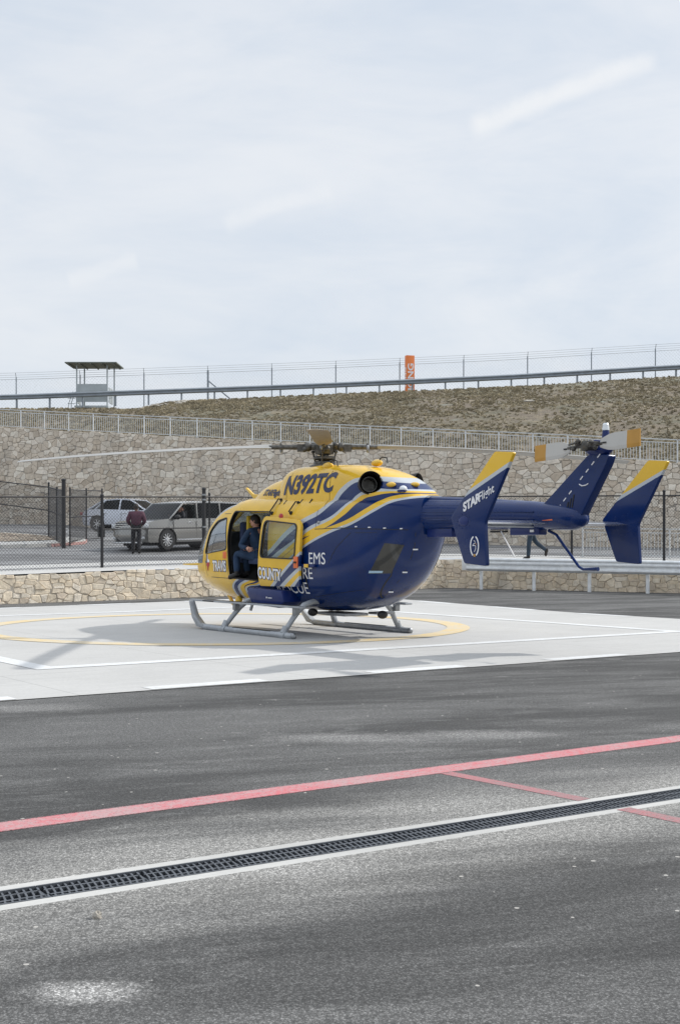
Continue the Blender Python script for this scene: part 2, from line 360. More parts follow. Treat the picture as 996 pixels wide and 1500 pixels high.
def tmp(me):
    o=bpy.data.objects.new('tmp',me); COL.objects.link(o); return o
def boolean(me,ops):
    """ops: list of (mesh, 'DIFFERENCE'/'INTERSECT')"""
    for cut,op in ops:
        a=tmp(me); b=tmp(cut); md=a.modifiers.new('b','BOOLEAN'); md.object=b; md.operation=op; md.solver='EXACT'
        me=evalmesh(a); bpy.data.objects.remove(a); bpy.data.objects.remove(b)
    return me
def roundpoly(pts,r,n=5):
    out=[];N=len(pts)
    for i in range(N):
        p0=Vector(pts[i-1]);p=Vector(pts[i]);p1=Vector(pts[(i+1)%N]); a=(p0-p);b=(p1-p); q=min(r,a.length*.45,b.length*.45)
        A=p+a.normalized()*q;B=p+b.normalized()*q
        for k in range(n+1):
            t=k/n; out.append(tuple((1-t)**2*A+2*t*(1-t)*p+t*t*B))
    return out
def lerp(a,b,t): return a+(b-a)*t
def interp(x,pts):
    if x<=pts[0][0]: return pts[0][1]
    for i in range(len(pts)-1):
        if x<=pts[i+1][0]: return lerp(pts[i][1],pts[i+1][1],(x-pts[i][0])/(pts[i+1][0]-pts[i][0]))
    return pts[-1][1]

# ---------------- terrain functions ----------------
K=Vector((3.5,42.0)); aL=R(35); aR=R(-32)
uL=Vector((math.cos(aL),math.sin(aL))); nL=Vector((-uL.y,uL.x)); uR=Vector((math.cos(aR),math.sin(aR))); nR=Vector((-uR.y,uR.x))
def wd(p):
    q=Vector((p[0],p[1]))-K; sL=q.dot(uL); sR=q.dot(uR)
    if sL<0 and sR<=0: return max(q.dot(nL),q.dot(nR))
    if sL<0: return q.dot(nL)
    if sR>0: return q.dot(nR)
    return q.length
def low(x,y): return .015*max(0,y-30)+(.005*max(0,x) if y>30 else 0)*min(1,max(0,(y-30)/6))
def zt(x): return 1.155+.0295*(x-3.5) if x<3.5 else 1.155+.02*min(1,(x-3.5))-.02*(x-3.5)
def T(x,y):
    d=max(0,wd((x,y))); rl=(.065*d+.0008*d*d) if d<18 else 1.429+.01*(d-18)
    rr=.04*d if d<14 else .56+.01*(d-14)
    w_=min(1,max(0,(x+8)/12)); w_=w_*w_*(3-2*w_)
    if x<-10 and d>11: rl+=.03*(d-11)*min(1,(-10-x)/4)
    return zt(max(-20,min(x,16)))+lerp(rl,rr,w_)
def wp(s,d):   # point along the low wall: s<0 left arm, s>0 right arm
    if s<0: return K+uL*s+nL*d
    return K+uR*s+nR*d
def strip(name,m,s0,s1,d0,d1,off,ds=1.0,dd=1.0,z=None,kind='structure',thick=0,dfun=None):
    """sheet following the terrace in wall coordinates, with a fan at the corner"""
    cols=[]; n=max(1,round((d1-d0)/dd))
    def colm(f): cols.append([f(d0+(d1-d0)*k/n) for k in range(n+1)])
    if s0<0:
        e=min(s1,0); q=max(1,round((e-s0)/ds))
        for i in range(q+1): s=s0+(e-s0)*i/q; colm(lambda d,s=s:K+uL*s+nL*d)
    if s0<0 and s1>0:
        for i in range(1,8):
            a=lerp(aL,aR,i/8)+PI/2; v=Vector((math.cos(a),math.sin(a))); colm(lambda d,v=v:K+v*d)
    if s1>0:
        b=max(s0,0); q=max(1,round((s1-b)/ds))
        for i in range(q+1): s=b+(s1-b)*i/q; colm(lambda d,s=s:K+uR*s+nR*d)
    vs=[];fs=[]
    for c in cols:
        for p in c: vs.append((p.x,p.y,(z or T)(p.x,p.y)+off))
    w_=n+1
    for i in range(len(cols)-1):
        for k in range(n): fs.append((i*w_+k,(i+1)*w_+k,(i+1)*w_+k+1,i*w_+k+1))
    me=MB().add(vs,fs).mesh()
    if me.polygons and me.polygons[0].normal.z<0: me.flip_normals()
    if thick:
        b=bmesh.new(); b.from_mesh(me); r=bmesh.ops.extrude_face_region(b,geom=b.faces[:]); 
        for v in r['geom']:
            if isinstance(v,bmesh.types.BMVert): v.co.z-=thick
        bmesh.ops.recalc_face_normals(b,faces=b.faces); b.to_mesh(me); b.free()
    return tag(link(name,me,m),kind=kind)
def quadgrid(O,u,v,s0,s1,t0,t1,off,ns,nt,zf=low):
    vs=[];fs=[]
    for i in range(ns+1):
        for j in range(nt+1):
            p=O+u*(s0+(s1-s0)*i/ns)+v*(t0+(t1-t0)*j/nt); vs.append((p.x,p.y,zf(p.x,p.y)+off))
    for i in range(ns):
        for j in range(nt): a=i*(nt+1)+j; fs.append((a,a+nt+1,a+nt+2,a+1))
    return vs,fs
# drain frame
DO=Vector((.325,6.868)); du=Vector((math.cos(R(33)),math.sin(R(33)))); dv=Vector((-du.y,du.x))
gw=.11; bw=.19   # half width of grate / outer edge of the concrete border
g=MB(); v_,f_=quadgrid(DO,du,dv,-60,60,-60,-bw,0,60,30); g.add(v_,f_); v_,f_=quadgrid(DO,du,dv,-60,60,bw,36,0,120,70); g.add(v_,f_)
v_,f_=quadgrid(DO,du,dv,-60,60,36,90,0,40,4,lambda x,y:low(x,40)-.5); g.add(v_,f_)
tag(g.build('ground','asphalt',fix=False),kind='structure')
# concrete borders and trench
for a,b in ((-bw,-gw),(gw,bw)):
    q=MB(); vs,fs=quadgrid(DO,du,dv,-40,40,a,b,.0,80,1); q.add(vs,fs)
    tag(q.build('drain_border','kerb',fix=False),kind='structure')
q=MB()
for t in (-gw,gw):
    vs=[]; 
    for s in (-40,40):
        p=DO+du*s+dv*t; vs+= [(p.x,p.y,-.001),(p.x,p.y,-.3)]
    q.add(vs,[(0,1,3,2)])
vs=[]
for s,t in ((-40,-gw),(40,-gw),(40,gw),(-40,gw)):
    p=DO+du*s+dv*t; vs.append((p.x,p.y,-.3))
q.add(vs,[(0,1,2,3)]); tag(q.build('drain_trench','black'),kind='structure')
# grate
gr=empty('drain_grate',(DO.x,DO.y,0),R(33)); tag(gr,'long dark cast metal drain grate set flush in pale concrete across the asphalt','drain grate')
M['grate']=mat('cast_iron_grate',(.11,.12,.135),.45,.5,var=.3,vs_=20)
def panel():
    q=MB(); Lp=.5
    for y in (-.104,.104): q.box((Lp/2,y,-.012),(Lp-.004,.012,.03))
    for x in (.003,Lp-.003): q.box((x,0,-.020),(.005,.196,.016))
    for y in (-.042,.042): q.box((Lp/2,y,-.016),(Lp-.03,.014,.026))
    nn=15
    for i in range(nn):
        x=(i+.5)*Lp/nn
        q.bar((x-.007,-.036,-.016),(x+.007,.036,-.016),.0095,.026)
        for sg in (-1,1): q.bar((x-.004+.013,sg*.072-.026,-.015),(x+.004+.013,sg*.072+.026,-.015),.0095,.026)
    return q.mesh()
gm=panel()
for i in range(-10,14): 
    o=link('grate_panel',gm if i>-10 else gm,None if i>-10 else 'grate',gr); o.location=(i*.5,0,0)
# helipad
A=Vector((-3.8,16.24)); u=Vector((math.cos(R(35)),math.sin(R(35)))); v=Vector((-u.y,u.x))
q=MB(); vs,fs=quadgrid(A,u,v,-3,15.45,-3,15.3,.008,40,40); q.add(vs,fs)
tag(q.build('helipad','pad',fix=False),kind='structure')
def mark(name,m,rects,off=.013):
    q=MB()
    for s0,s1,t0,t1 in rects:
        vs,fs=quadgrid(A,u,v,s0,s1,t0,t1,off,max(1,int((s1-s0)*2)),max(1,int((t1-t0)*2))); q.add(vs,fs)
    return tag(q.build(name,m,fix=False),kind='structure')
Lq=12.19
mark('helipad_square_line','wline',[(-.15,Lq+.15,-.15,.15),(-.15,Lq+.15,Lq-.15,Lq+.15),(-.15,.15,.15,Lq-.15),(Lq-.15,Lq+.15,.15,Lq-.15)])
rc=[]
for k in range(-2,7):
    a=.05+k*3.05-.0
    if a+1.52<15.4 and a>-3.1: rc.append((a,a+1.52,-2.98,-2.7)); 
for k in range(-1,6):
    a=.9+k*3.05; rc.append((15.15,15.43,a,a+1.52)); rc.append((-2.98,-2.7,a,a+1.52)); rc.append((a,a+1.52,15.0,15.28)) if a+1.52<15.2 else None
mark('helipad_edge_dashes','wline',rc,.012)
C0=A+u*(Lq/2)+v*(Lq/2); q=MB(); vs=[];N=144
for i in range(N):
    for r in (4.38,4.82):
        p=C0+Vector((math.cos(2*PI*i/N),math.sin(2*PI*i/N)))*r; vs.append((p.x,p.y,low(p.x,p.y)+.014))
q.add(vs,[(2*i,2*i+1,(2*i+3)%(2*N),(2*i+2)%(2*N)) for i in range(N)]); tag(q.build('helipad_circle_line','yline'),kind='structure')
# red lines
def line(name,m,p0,p1,w_,off,n_=20):
    a=Vector(p0);b=Vector(p1);d=(b-a); L=d.length; d.normalize(); nn=Vector((-d.y,d.x)); q=MB(); vs,fs=quadgrid(a,d,nn,0,L,-w_/2,w_/2,off,n_,1); q.add(vs,fs); return tag(q.build(name,m,fix=False),kind='structure')
RA=Vector((-1.9,7.10)); RB=Vector((2.79,10.37)); rd=(RB-RA).normalized()
line('red_line','rline',RA-rd*10,RB+rd*12,.25,.003,60)
line('faded_red_line','rfaint',(.74,8.80),(1.52,7.86),.13,.0022,6); line('faded_red_line','rfaint2',(1.70,7.60),(2.6,6.4),.13,.0022,6)
# pebble
def rock(name,c,r,m,label,cat,seed=1):
    random.seed(seed); q=MB().ball(c,r,9,6); q.v=[tuple(Vector(c)+(Vector(p)-Vector(c))*random.uniform(.75,1.2)) for p in q.v]; o=q.build(name,m); tag(o,label,cat); return o
M['rock']=mat('pale_rock',(.40,.37,.32),.9,var=.3,vs_=30)
rock('pebble',(-1.03,5.36,.012),(.022,.016,.02),'rock','small pale stone lying on the asphalt in front of the drain grate','stone')
# terrace
strip('upper_road','asphalt2',-60,50,.45,70,0,1.0,1.0)
strip('sidewalk','slab',-45,40,.28,3.4,.012,1.0,.75)
# gravel island with kerb, behind the road on the left
def island():
    pts=[]
    def P(s,d): p=K+uL*s+nL*d; return (p.x,p.y)
    # outline in wall coordinates
    out=[P(-60,11.0),P(-30,10.7),P(-14.0,10.6),P(-9.6,10.9),P(-7.6,11.8),P(-7.0,13.2),P(-8.0,15.0),P(-11,16.6),P(-14,20),P(-18,24),P(-60,24)]
    return out
isl=roundpoly(island(),1.2,6)
def polysheet(name,m,poly,off,zf=T,kind='structure',thick=0,cell=1.0):
    me=bpy.data.meshes.new('m'); b=bmesh.new(); vs=[b.verts.new((p[0],p[1],0)) for p in poly]; b.faces.new(vs)
    xs=[p[0] for p in poly];ys=[p[1] for p in poly]
    x=math.floor(min(xs))+cell
    while x<max(xs): bmesh.ops.bisect_plane(b,geom=b.verts[:]+b.edges[:]+b.faces[:],plane_co=(x,0,0),plane_no=(1,0,0)); x+=cell
    y=math.floor(min(ys))+cell
    while y<max(ys): bmesh.ops.bisect_plane(b,geom=b.verts[:]+b.edges[:]+b.faces[:],plane_co=(0,y,0),plane_no=(0,1,0)); y+=cell
    for q in b.verts: q.co.z=zf(q.co.x,q.co.y)+off
    bmesh.ops.recalc_face_normals(b,faces=b.faces)
    if thick:
        r=bmesh.ops.extrude_face_region(b,geom=b.faces[:])
        for q in r['geom']:
            if isinstance(q,bmesh.types.BMVert): q.co.z-=thick
        bmesh.ops.recalc_face_normals(b,faces=b.faces)
    b.to_mesh(me); b.free(); o=link(name,me,m); 
    return tag(o,kind=kind)
polysheet('island_kerb','kerb',isl,.13,thick=.3)
cen=Vector((sum(p[0] for p in isl)/len(isl),sum(p[1] for p in isl)/len(isl)))
def inset(poly,d):
    n_=len(poly); out=[]; 
    for i in range(n_):
        p0=Vector(poly[i-1]);p=Vector(poly[i]);p1=Vector(poly[(i+1)%n_]); e0=(p-p0); e1=(p1-p)
        if e0.length<1e-6: e0=e1
        if e1.length<1e-6: e1=e0
        nn=(Vector((-e0.y,e0.x)).normalized()+Vector((-e1.y,e1.x)).normalized()); nn=nn.normalized() if nn.length>1e-6 else Vector((0,0))
        out.append(tuple(p+nn*d))
    return out
ar=sum(isl[i-1][0]*isl[i][1]-isl[i][0]*isl[i-1][1] for i in range(len(isl)))
sgn=1 if ar>0 else -1
ins=[K+uL*s+nL*d for s,d in ((-59,12.5),(-30,12.5),(-14,12.3),(-9.8,12.0),(-8.1,12.7),(-7.7,13.6),(-8.7,15.0),(-11.4,16.5),(-14.4,19.4),(-18.4,23.6),(-59,23.6))]
polysheet('gravel_bed','gravel',roundpoly([tuple(p) for p in ins],.6,5),.15)
ko=[tuple(K+uL*s+nL*d) for s,d in ((-9.3,10.95),(-7.7,11.78),(-7.1,12.9))]
q=MB()
for a,b in zip(ko[:-1],ko[1:]):
    q.bar((a[0],a[1],T(*a)+.055),(b[0],b[1],T(*b)+.055),.05,.10)
tag(q.build('red_kerb_paint',mat('faded_red_kerb',(.46,.27,.25),.8)),kind='structure')

# ---------------- masonry walls ----------------
def clip(poly,px_,py_,nx,ny):
    out=[];n_=len(poly)
    for i in range(n_):
        a=poly[i-1];b=poly[i]; da=(a[0]-px_)*nx+(a[1]-py_)*ny; db=(b[0]-px_)*nx+(b[1]-py_)*ny
        if (da<=0)!=(db<=0):
            t=da/(da-db); out.append((a[0]+(b[0]-a[0])*t,a[1]+(b[1]-a[1])*t))
        if db<=0: out.append(b)
    return out
def masonry(name,P0,P1,zb,ztp,thick,sx,sz,pal,seed,label,gap=.02,relief=.06,cap=0,rootz=0):
    """rubble wall from P0 to P1; outward face on the right-hand side seen from above when walking P0->P1"""
    random.seed(seed); P0=Vector(P0);P1=Vector(P1); d=(P1-P0); L=d.length; d.normalize(); no=Vector((d.y,-d.x))
    root=empty(name,(P0.x,P0.y,zb(0)),math.atan2(d.y,d.x)); oz=zb(0)
    tag(root,label,'wall')
    # local frame: x along, -y outward
    seeds={}; nx=int(L/sx)+2; zlo=min(zb(s) for s in (0,L/2,L))-.2; zhi=max(ztp(s) for s in (0,L/2,L)); nz=int((zhi-zlo)/sz)+2
    for j in range(-1,nz+1):
        for i in range(-1,nx+1):
            k=random.random()
            if k<.22: continue
            pts=[(i+.5+random.uniform(-.5,.5)+.5*(j%2),j+.5+random.uniform(-.5,.5))]
            if k>.74: pts.append((i+.5+random.uniform(-.45,.45)+.5*(j%2),j+.5+random.uniform(-.45,.45)))
            seeds[(i,j)]=pts
    q=MB(); cols=[]
    for (i,j),pl in seeds.items():
        for sp in pl:
            cx_,cy_=sp; poly=[(cx_-2,cy_-2),(cx_+2,cy_-2),(cx_+2,cy_+2),(cx_-2,cy_+2)]
            for a in range(-2,3):
                for b in range(-2,3):
                    for o_ in seeds.get((i+a,j+b),()):
                        if o_ is sp: continue
                        ex,ey=o_[0]-cx_,o_[1]-cy_
                        if abs(ex)+abs(ey)<1e-6: continue
                        # blend towards blocky cells
                        if abs(ey)>1.5*abs(ex): nxx,nyy=ex*.35,ey
                        elif abs(ex)>1.8*abs(ey): nxx,nyy=ex,ey*.35
                        else: nxx,nyy=ex,ey
                        poly=clip(poly,(o_[0]+cx_)/2,(o_[1]+cy_)/2,nxx,nyy)
                        if len(poly)<3: break
                    if len(poly)<3: break
                if len(poly)<3: break
            if len(poly)<3: continue
            P=[(x*sx,zlo+y*sz) for x,y in poly]
            for nn in ((-1,0,0,0),(1,0,L,0)): P=clip(P,nn[2],0,nn[0],0) if len(P)>2 else P
            if len(P)<3: continue
            mx=sum(p[0] for p in P)/len(P); mx=min(max(mx,0),L)
            e=.5; sl=(ztp(mx+e)-ztp(mx-e))/(2*e); jt=random.uniform(-.03,.05) if not cap else 0
            P=clip(P,mx,ztp(mx)+jt,-sl,1)
            if len(P)>2: 
                sb=(zb(mx+e)-zb(mx-e))/(2*e); P=clip(P,mx,zb(mx)-.05,sb,-1)
            if len(P)<3: continue
            c=Vector((sum(p[0] for p in P)/len(P),sum(p[1] for p in P)/len(P)))
            ext=max((Vector(p)-c).length for p in P)
            if ext<.05: continue
            # drop duplicate points
            Q=[]; 
            for p in P:
                if not Q or (Vector(p)-Vector(Q[-1])).length>.012: Q.append(p)
            if len(Q)<3: continue
            f0=max(.5,1-gap*.5/max(.05,ext*.6)); f1=f0*random.uniform(.82,.9); dp=relief*random.uniform(.4,1.2); tx,tz=random.uniform(-.08,.08),random.uniform(-.08,.08)
            vs=[]
            for f,dpt in ((f0,.0),(f0*.985,.55),(f1,1)):
                for p in Q:
                    r_=(Vector(p)-c)*f; 
                    vs.append((c.x+r_.x,-(dp*dpt+(tx*r_.x+tz*r_.y if dpt else 0)),c.y+r_.y-oz))
            n_=len(Q); fs=[tuple(range(2*n_,3*n_))]
            for l_ in (0,1):
                for k in range(n_): fs.append((l_*n_+k,l_*n_+(k+1)%n_,(l_+1)*n_+(k+1)%n_,(l_+1)*n_+k))
            q.add(vs,fs)
            b0=random.choice(pal); m_=random.uniform(.92,1.08)*.97; mp=[sum(c[k] for c in pal)/len(pal) for k in range(3)]; b0=[lerp(b0[k],mp[k],.35) for k in range(3)]; b0=(b0[0]*1.04,b0[1],b0[2]*.95); cols+= [(b0[0]*m_,b0[1]*m_,b0[2]*m_,1)]*len(fs)
    me=q.mesh()
    ca=me.color_attributes.new('Col','FLOAT_COLOR','CORNER')
    for p in me.polygons:
        for li in p.loop_indices: ca.data[li].color=cols[p.index]
    link('stone_facing',me,'stone',root)
    # core
    N=40; vs=[]
    for i in range(N+1):
        s=L*i/N
        for y,z in ((0,zb(s)-.4),(0,ztp(s)-.02),(thick,ztp(s)-.02),(thick,zb(s)-.4)): vs.append((s,y,z-oz))
    fs=[(4*i+k,4*i+(k+1)%4,4*i+4+(k+1)%4,4*i+4+k) for i in range(N) for k in range(4)]+[(0,1,2,3),(4*N+3,4*N+2,4*N+1,4*N)]
    MB().add(vs,fs).build('mortar_core',M['mortar'],root)
    if cap:
        vs=[]
        for i in range(N+1):
            s=L*i/N
            for y,z in ((-.05,ztp(s)-.01),(-.05,ztp(s)+cap),(thick+.05,ztp(s)+cap),(thick+.05,ztp(s)-.01)): vs.append((s,y,z-oz))
        MB().add(vs,fs).build('coping','kerb',root)
    return root
M['mortar']=mat('mortar',(.52,.46,.38),.95,var=.2,vs_=4)
M['mortar2']=M['mortar']
palLow=[(0.784,0.694,0.560),(0.829,0.762,0.638),(0.739,0.638,0.493),(0.851,0.806,0.717),(0.694,0.616,0.493),(0.806,0.717,0.571),(0.762,0.717,0.627),(0.616,0.538,0.448)]
palTall=[(0.672,0.610,0.521),(0.739,0.683,0.605),(0.605,0.538,0.448),(0.560,0.493,0.409),(0.829,0.784,0.706),(0.650,0.582,0.493),(0.706,0.661,0.582),(0.515,0.437,0.347),(0.694,0.627,0.538),(0.860,0.829,0.750)]
Lw=50
def s2x(s,P0,d): p=Vector(P0)+d*s; return p
PL0=K-uL*30
masonry('low_stone_wall',PL0,K+uL*.0,lambda s:low(*(PL0+uL*s)),lambda s:zt((PL0+uL*s).x)-.0,.5,.27,.175,palLow,3,'low cream limestone rubble wall along the far left edge of the helipad apron',.014,.03)
masonry('low_stone_wall',K,K+uR*26,lambda s:low(*(K+uR*s)),lambda s:zt((K+uR*s).x),.5,.27,.175,palLow,4,'low cream limestone rubble wall behind the near metal guardrail on the right',.014,.03)
WA=Vector((-17.8,66)); WB=Vector((13.8,51.4)); wdv=(WB-WA).normalized()
def ztall(x): return 7.8-.0896*(x+17.8)
WP0=WA-wdv*16; WL=64
M['mortar']=mat('grey_mortar',(.34,.31,.27),.95,var=.2,vs_=4)
masonry('tall_stone_wall',WP0,WP0+wdv*WL,lambda s:T(*(WP0+wdv*s)),lambda s:ztall((WP0+wdv*s).x),1.0,.33,.23,palTall,5,'tall grey-tan rubble retaining wall holding up the grassy hillside behind the helicopter',.016,.04)

# ---------------- hill ----------------
def zc(x): return interp(x,[(-60,9.2),(-19.2,9.36),(-11.3,9.38),(-9.6,9.75),(0,10.2),(9.7,10.6),(19.2,11.2),(60,13.0)])
def wallY(x): return WA.y+(x-WA.x)*wdv.y/wdv.x
from mathutils import noise as mn
def hz(x,y):
    y0=wallY(x)+.9; y1=71.6; t=(y-y0)/(y1-y0); zb=ztall(x)-.12
    if t<=0: return zb
    if t>=1: return zc(x)+.004*0*(y-y1)
    s=t+.05*math.sin(t*PI); return lerp(zb,zc(x),min(1,s))+.12*math.sin(t*PI)*mn.noise(Vector((x*.35,y*.35,0)))+.06*math.sin(t*PI)*mn.noise(Vector((x*1.3,y*1.3,3)))
q=MB(); NX=260; NY=44; vs=[]
for i in range(NX+1):
    x=-34+80*i/NX; y0=wallY(x)+.9
    for j in range(NY+1): y=lerp(y0,71.6,j/NY); vs.append((x,y,hz(x,y)))
    vs.append((x,82,zc(x)-.05)); vs.append((x,700,zc(x)-1.5))
w_=NY+3
fs=[(i*w_+j,(i+1)*w_+j,(i+1)*w_+j+1,i*w_+j+1) for i in range(NX) for j in range(w_-1)]
q.add(vs,fs); hill=q.build('hill','hill',fix=False,smooth=True,angle=180); tag(hill,kind='structure')
# dry grass tufts as one mass
random.seed(11); q=MB()
M['straw']=mat('dry_straw_grass',(.30,.255,.17),1,var=.4,vs_=1.1)
for i in range(42000):
    x=random.uniform(-24,27); t=random.random(); y0=wallY(x)+1.1; y=lerp(y0,72.2,t); z=hz(x,y)
    if mn.noise(Vector((x*.28,y*.28,7)))+mn.noise(Vector((x*1.1,y*1.1,2)))*.6<random.uniform(-.8,.5): continue
    if x<-11 and random.random()<.6: continue
    r=random.uniform(.02,.09); h_=random.uniform(.02,.10); a=random.uniform(0,PI)
    for k in range(3):
        aa=a+k*PI/3; c,s=math.cos(aa)*r,math.sin(aa)*r; lx=random.uniform(-.08,.08)
        q.add([(x-c,y-s,z-.02),(x+c,y+s,z-.02),(x+c*.7+lx,y+s*.7,z+h_*random.uniform(.5,1)),(x+lx,y,z+h_),(x-c*.8+lx,y-s*.8,z+h_*random.uniform(.4,.9))],[(0,1,2,3,4)])
tag(q.build('dry_grass','straw',fix=False),'dry straw-coloured grass tufts scattered over the hillside','grass',kind='stuff')
# mound of dirt at the crest
random.seed(5); q=MB(); 
for i in range(60):
    x=random.uniform(-11.3,-8.6); y=random.uniform(70.8,71.8); r=random.uniform(.04,.13); q.ball((x,y,hz(x,y)+.02),(r*1.4,r,r*.7),7,5)
tag(q.build('rubble','rock',fix=False),'loose pale rubble and clods on the hill crest beside the shelter','rubble',kind='stuff')
rock('rock',(6.2,63.0,hz(6.2,63.0)+.05),(.28,.15,.07),M['white'],'flat white rock lying on the hillside right of the orange pillar','rock',3) if False else None
xx=(775-498)/1850*66; rock('rock',(xx,66,hz(xx,66)+.04),(.3,.18,.09),'rock','flat pale rock lying on the grassy hillside right of the orange pillar','rock',3)

# ---------------- fences ----------------
def chain(P,h,pitch,wr,m,zf,root,name='wire_mesh',base=.03,step=None):
    """diamond mesh following polyline points P (2D) as thin real wires, local to root at origin"""
    q=MB()
    for a,b in zip(P[:-1],P[1:]):
        a=Vector(a);b=Vector(b);L=(b-a).length;d=(b-a)/L; za=zf(*a)+base; zb=zf(*b)+base; hh=h
        def pt(s,t): p=a+d*s; return Vector((p.x,p.y,lerp(za,zb,s/L)+t))
        n_=int((L+hh)/pitch)
        for sg in (1,-1):
            for i in range(-int(hh/pitch)-1,n_+2):
                s0=i*pitch; t0=0; s1=s0+hh; t1=hh
                if s1<0 or s0>L: continue
                if s0<0: t0=-s0; s0=0
                if s1>L: t1=hh-(s1-L); s1=L
                if t1-t0<.02: continue
                p,r_=(pt(s0,t0),pt(s1,t1)) if sg>0 else (pt(L-s0,t0),pt(L-s1,t1))
                o_=Vector((-d.y,d.x,0))*wr*1.0*sg
                dd=(r_-p).normalized(); n2=dd.cross(Vector((-d.y,d.x,0))).normalized()*wr
                v3=Vector((-d.y,d.x,0))*wr
                q.add([p+o_+n2,p+o_-n2*.5+v3*.87,p+o_-n2*.5-v3*.87,r_+o_+n2,r_+o_-n2*.5+v3*.87,r_+o_-n2*.5-v3*.87],[(0,1,4,3),(1,2,5,4),(2,0,3,5)])
    return q.build(name,m,root,fix=False)
def post(root,p,z,h,r,m,cap=True,name='post',n_=10):
    q=MB(); prof=[(r,-.15),(r,h)]
    if cap: prof=[(r,-.15),(r,h-.02),(r*1.25,h-.015),(r*1.2,h+.02),(r*.5,h+.05)]
    q.lathe(prof,(p[0],p[1],z),n_); return q.build(name,m,root,smooth=True)
def ray(px_,Y): return ((px_-498)/1850*Y,Y)
def on_d(px_,d):   # point on pixel column px_ at wall distance d
    lo,hi=30,48; best=None
    for i in range(400):
        Y=lo+(hi-lo)*i/400; p=ray(px_,Y)
        if wd(p)>=d: return p
    return ray(px_,hi)
fr=empty('chain_link_fence'); tag(fr,'black chain-link fence standing on the low wall in front of the parked cars','fence')
Pl=[on_d(-260,1.5),on_d(150,1.5)]; 
cornL=K+nL*1.5; cornR=K+nR*1.5; mid=K+Vector((math.cos((aL+aR)/2+PI/2),math.sin((aL+aR)/2+PI/2)))*1.6
right_end=K+uR*22+nR*1.5
poly=[tuple(K-uL*26+nL*1.5),tuple(cornL),tuple(cornR),tuple(right_end)]
chain(poly,2.04,.10,.0042,'wire',T,fr)
q=MB()
for a,b in zip(poly[:-1],poly[1:]):
    for hh,rr in ((2.06,.024),(.05,.006)):
        N=12; q.tube([(lerp(a[0],b[0],i/N),lerp(a[1],b[1],i/N),T(lerp(a[0],b[0],i/N),lerp(a[1],b[1],i/N))+hh) for i in range(N+1)],rr,6)
q.build('top_rail','fence',fr,smooth=True)
a=Vector(on_d(150,1.5)); b=Vector(on_d(299,1.5)); MB().tube([(a.x,a.y,T(*a)+1.12),(b.x,b.y,T(*b)+1.12)],.02,6).build('mid_rail','fence',fr)
for pxx,r,hh in ((150,.045,2.1),(299,.06,2.3),(-40,.045,2.1),(-230,.045,2.1),(624,.04,2.12),(837,.04,2.12),(972,.045,2.2),(1110,.04,2.12),(1240,.04,2.12),(455,.04,2.12)):
    p=on_d(pxx,1.5); post(fr,p,T(*p),hh,r,'fence')
p=on_d(307,1.52); post(fr,p,T(*p),2.15,.03,'fence')
# clamps on the thick post
p=on_d(299,1.5)
for hh in (.5,1.12,1.95,2.1): MB().lathe([(.07,0),(.07,.05)],(p[0],p[1],T(*p)+hh),10).build('clamp','steel',fr)
# control box on post at 150
p=on_d(150,1.5); MB().box((p[0]-.04,p[1]+.09,T(*p)+1.05),(.2,.1,.32),R(35)).build('lock_box','fence',fr,bevel=.02)
# gate posts and back fence
gf=empty('gate_fence'); tag(gf,'black chain-link gate fence running up to the thick post beside the gravel island','fence')
gp=(-9.83,45.0); post(gf,gp,T(*gp)-.02,2.46,.075,'fence')
g1=ray(84,46.8); g2=ray(72,48.6); g3=ray(-30,51.5); g4=ray(-190,56)
for p,h_ in ((g1,2.1),(g2,2.2),(g3,2.15),(g4,2.15)): post(gf,p,T(*p),h_,.035,'fence')
chain([gp,g1,g2,g3,g4],2.0,.085,.0042,'wire',T,gf)
q=MB()
for hh in (2.05,1.15):
    q.tube([(p[0],p[1],T(*p)+hh) for p in (gp,g1,g2,g3,g4)],.024,6)
q.build('top_rail','fence',gf)
sl_=empty('swing_gate'); tag(sl_,'open black chain-link swing gate leaf hinged behind the thick fence post','gate')
h1=ray(103,45.9); h2=ray(127,48.8); h3=ray(150,50.3)
zg=lambda x,y:1.63+.035*(y-45.9)
for p in (h1,h2,h3): post(sl_,p,zg(*p)+.1,1.95,.03,'fence')
q=MB()
for hh in (.12,1.0,2.0): q.tube([(p[0],p[1],zg(*p)+hh) for p in (h1,h2,h3)],.022,6)
q.build('rail','fence',sl_); chain([h1,h2,h3],1.85,.085,.0042,'wire',zg,sl_,base=.12)

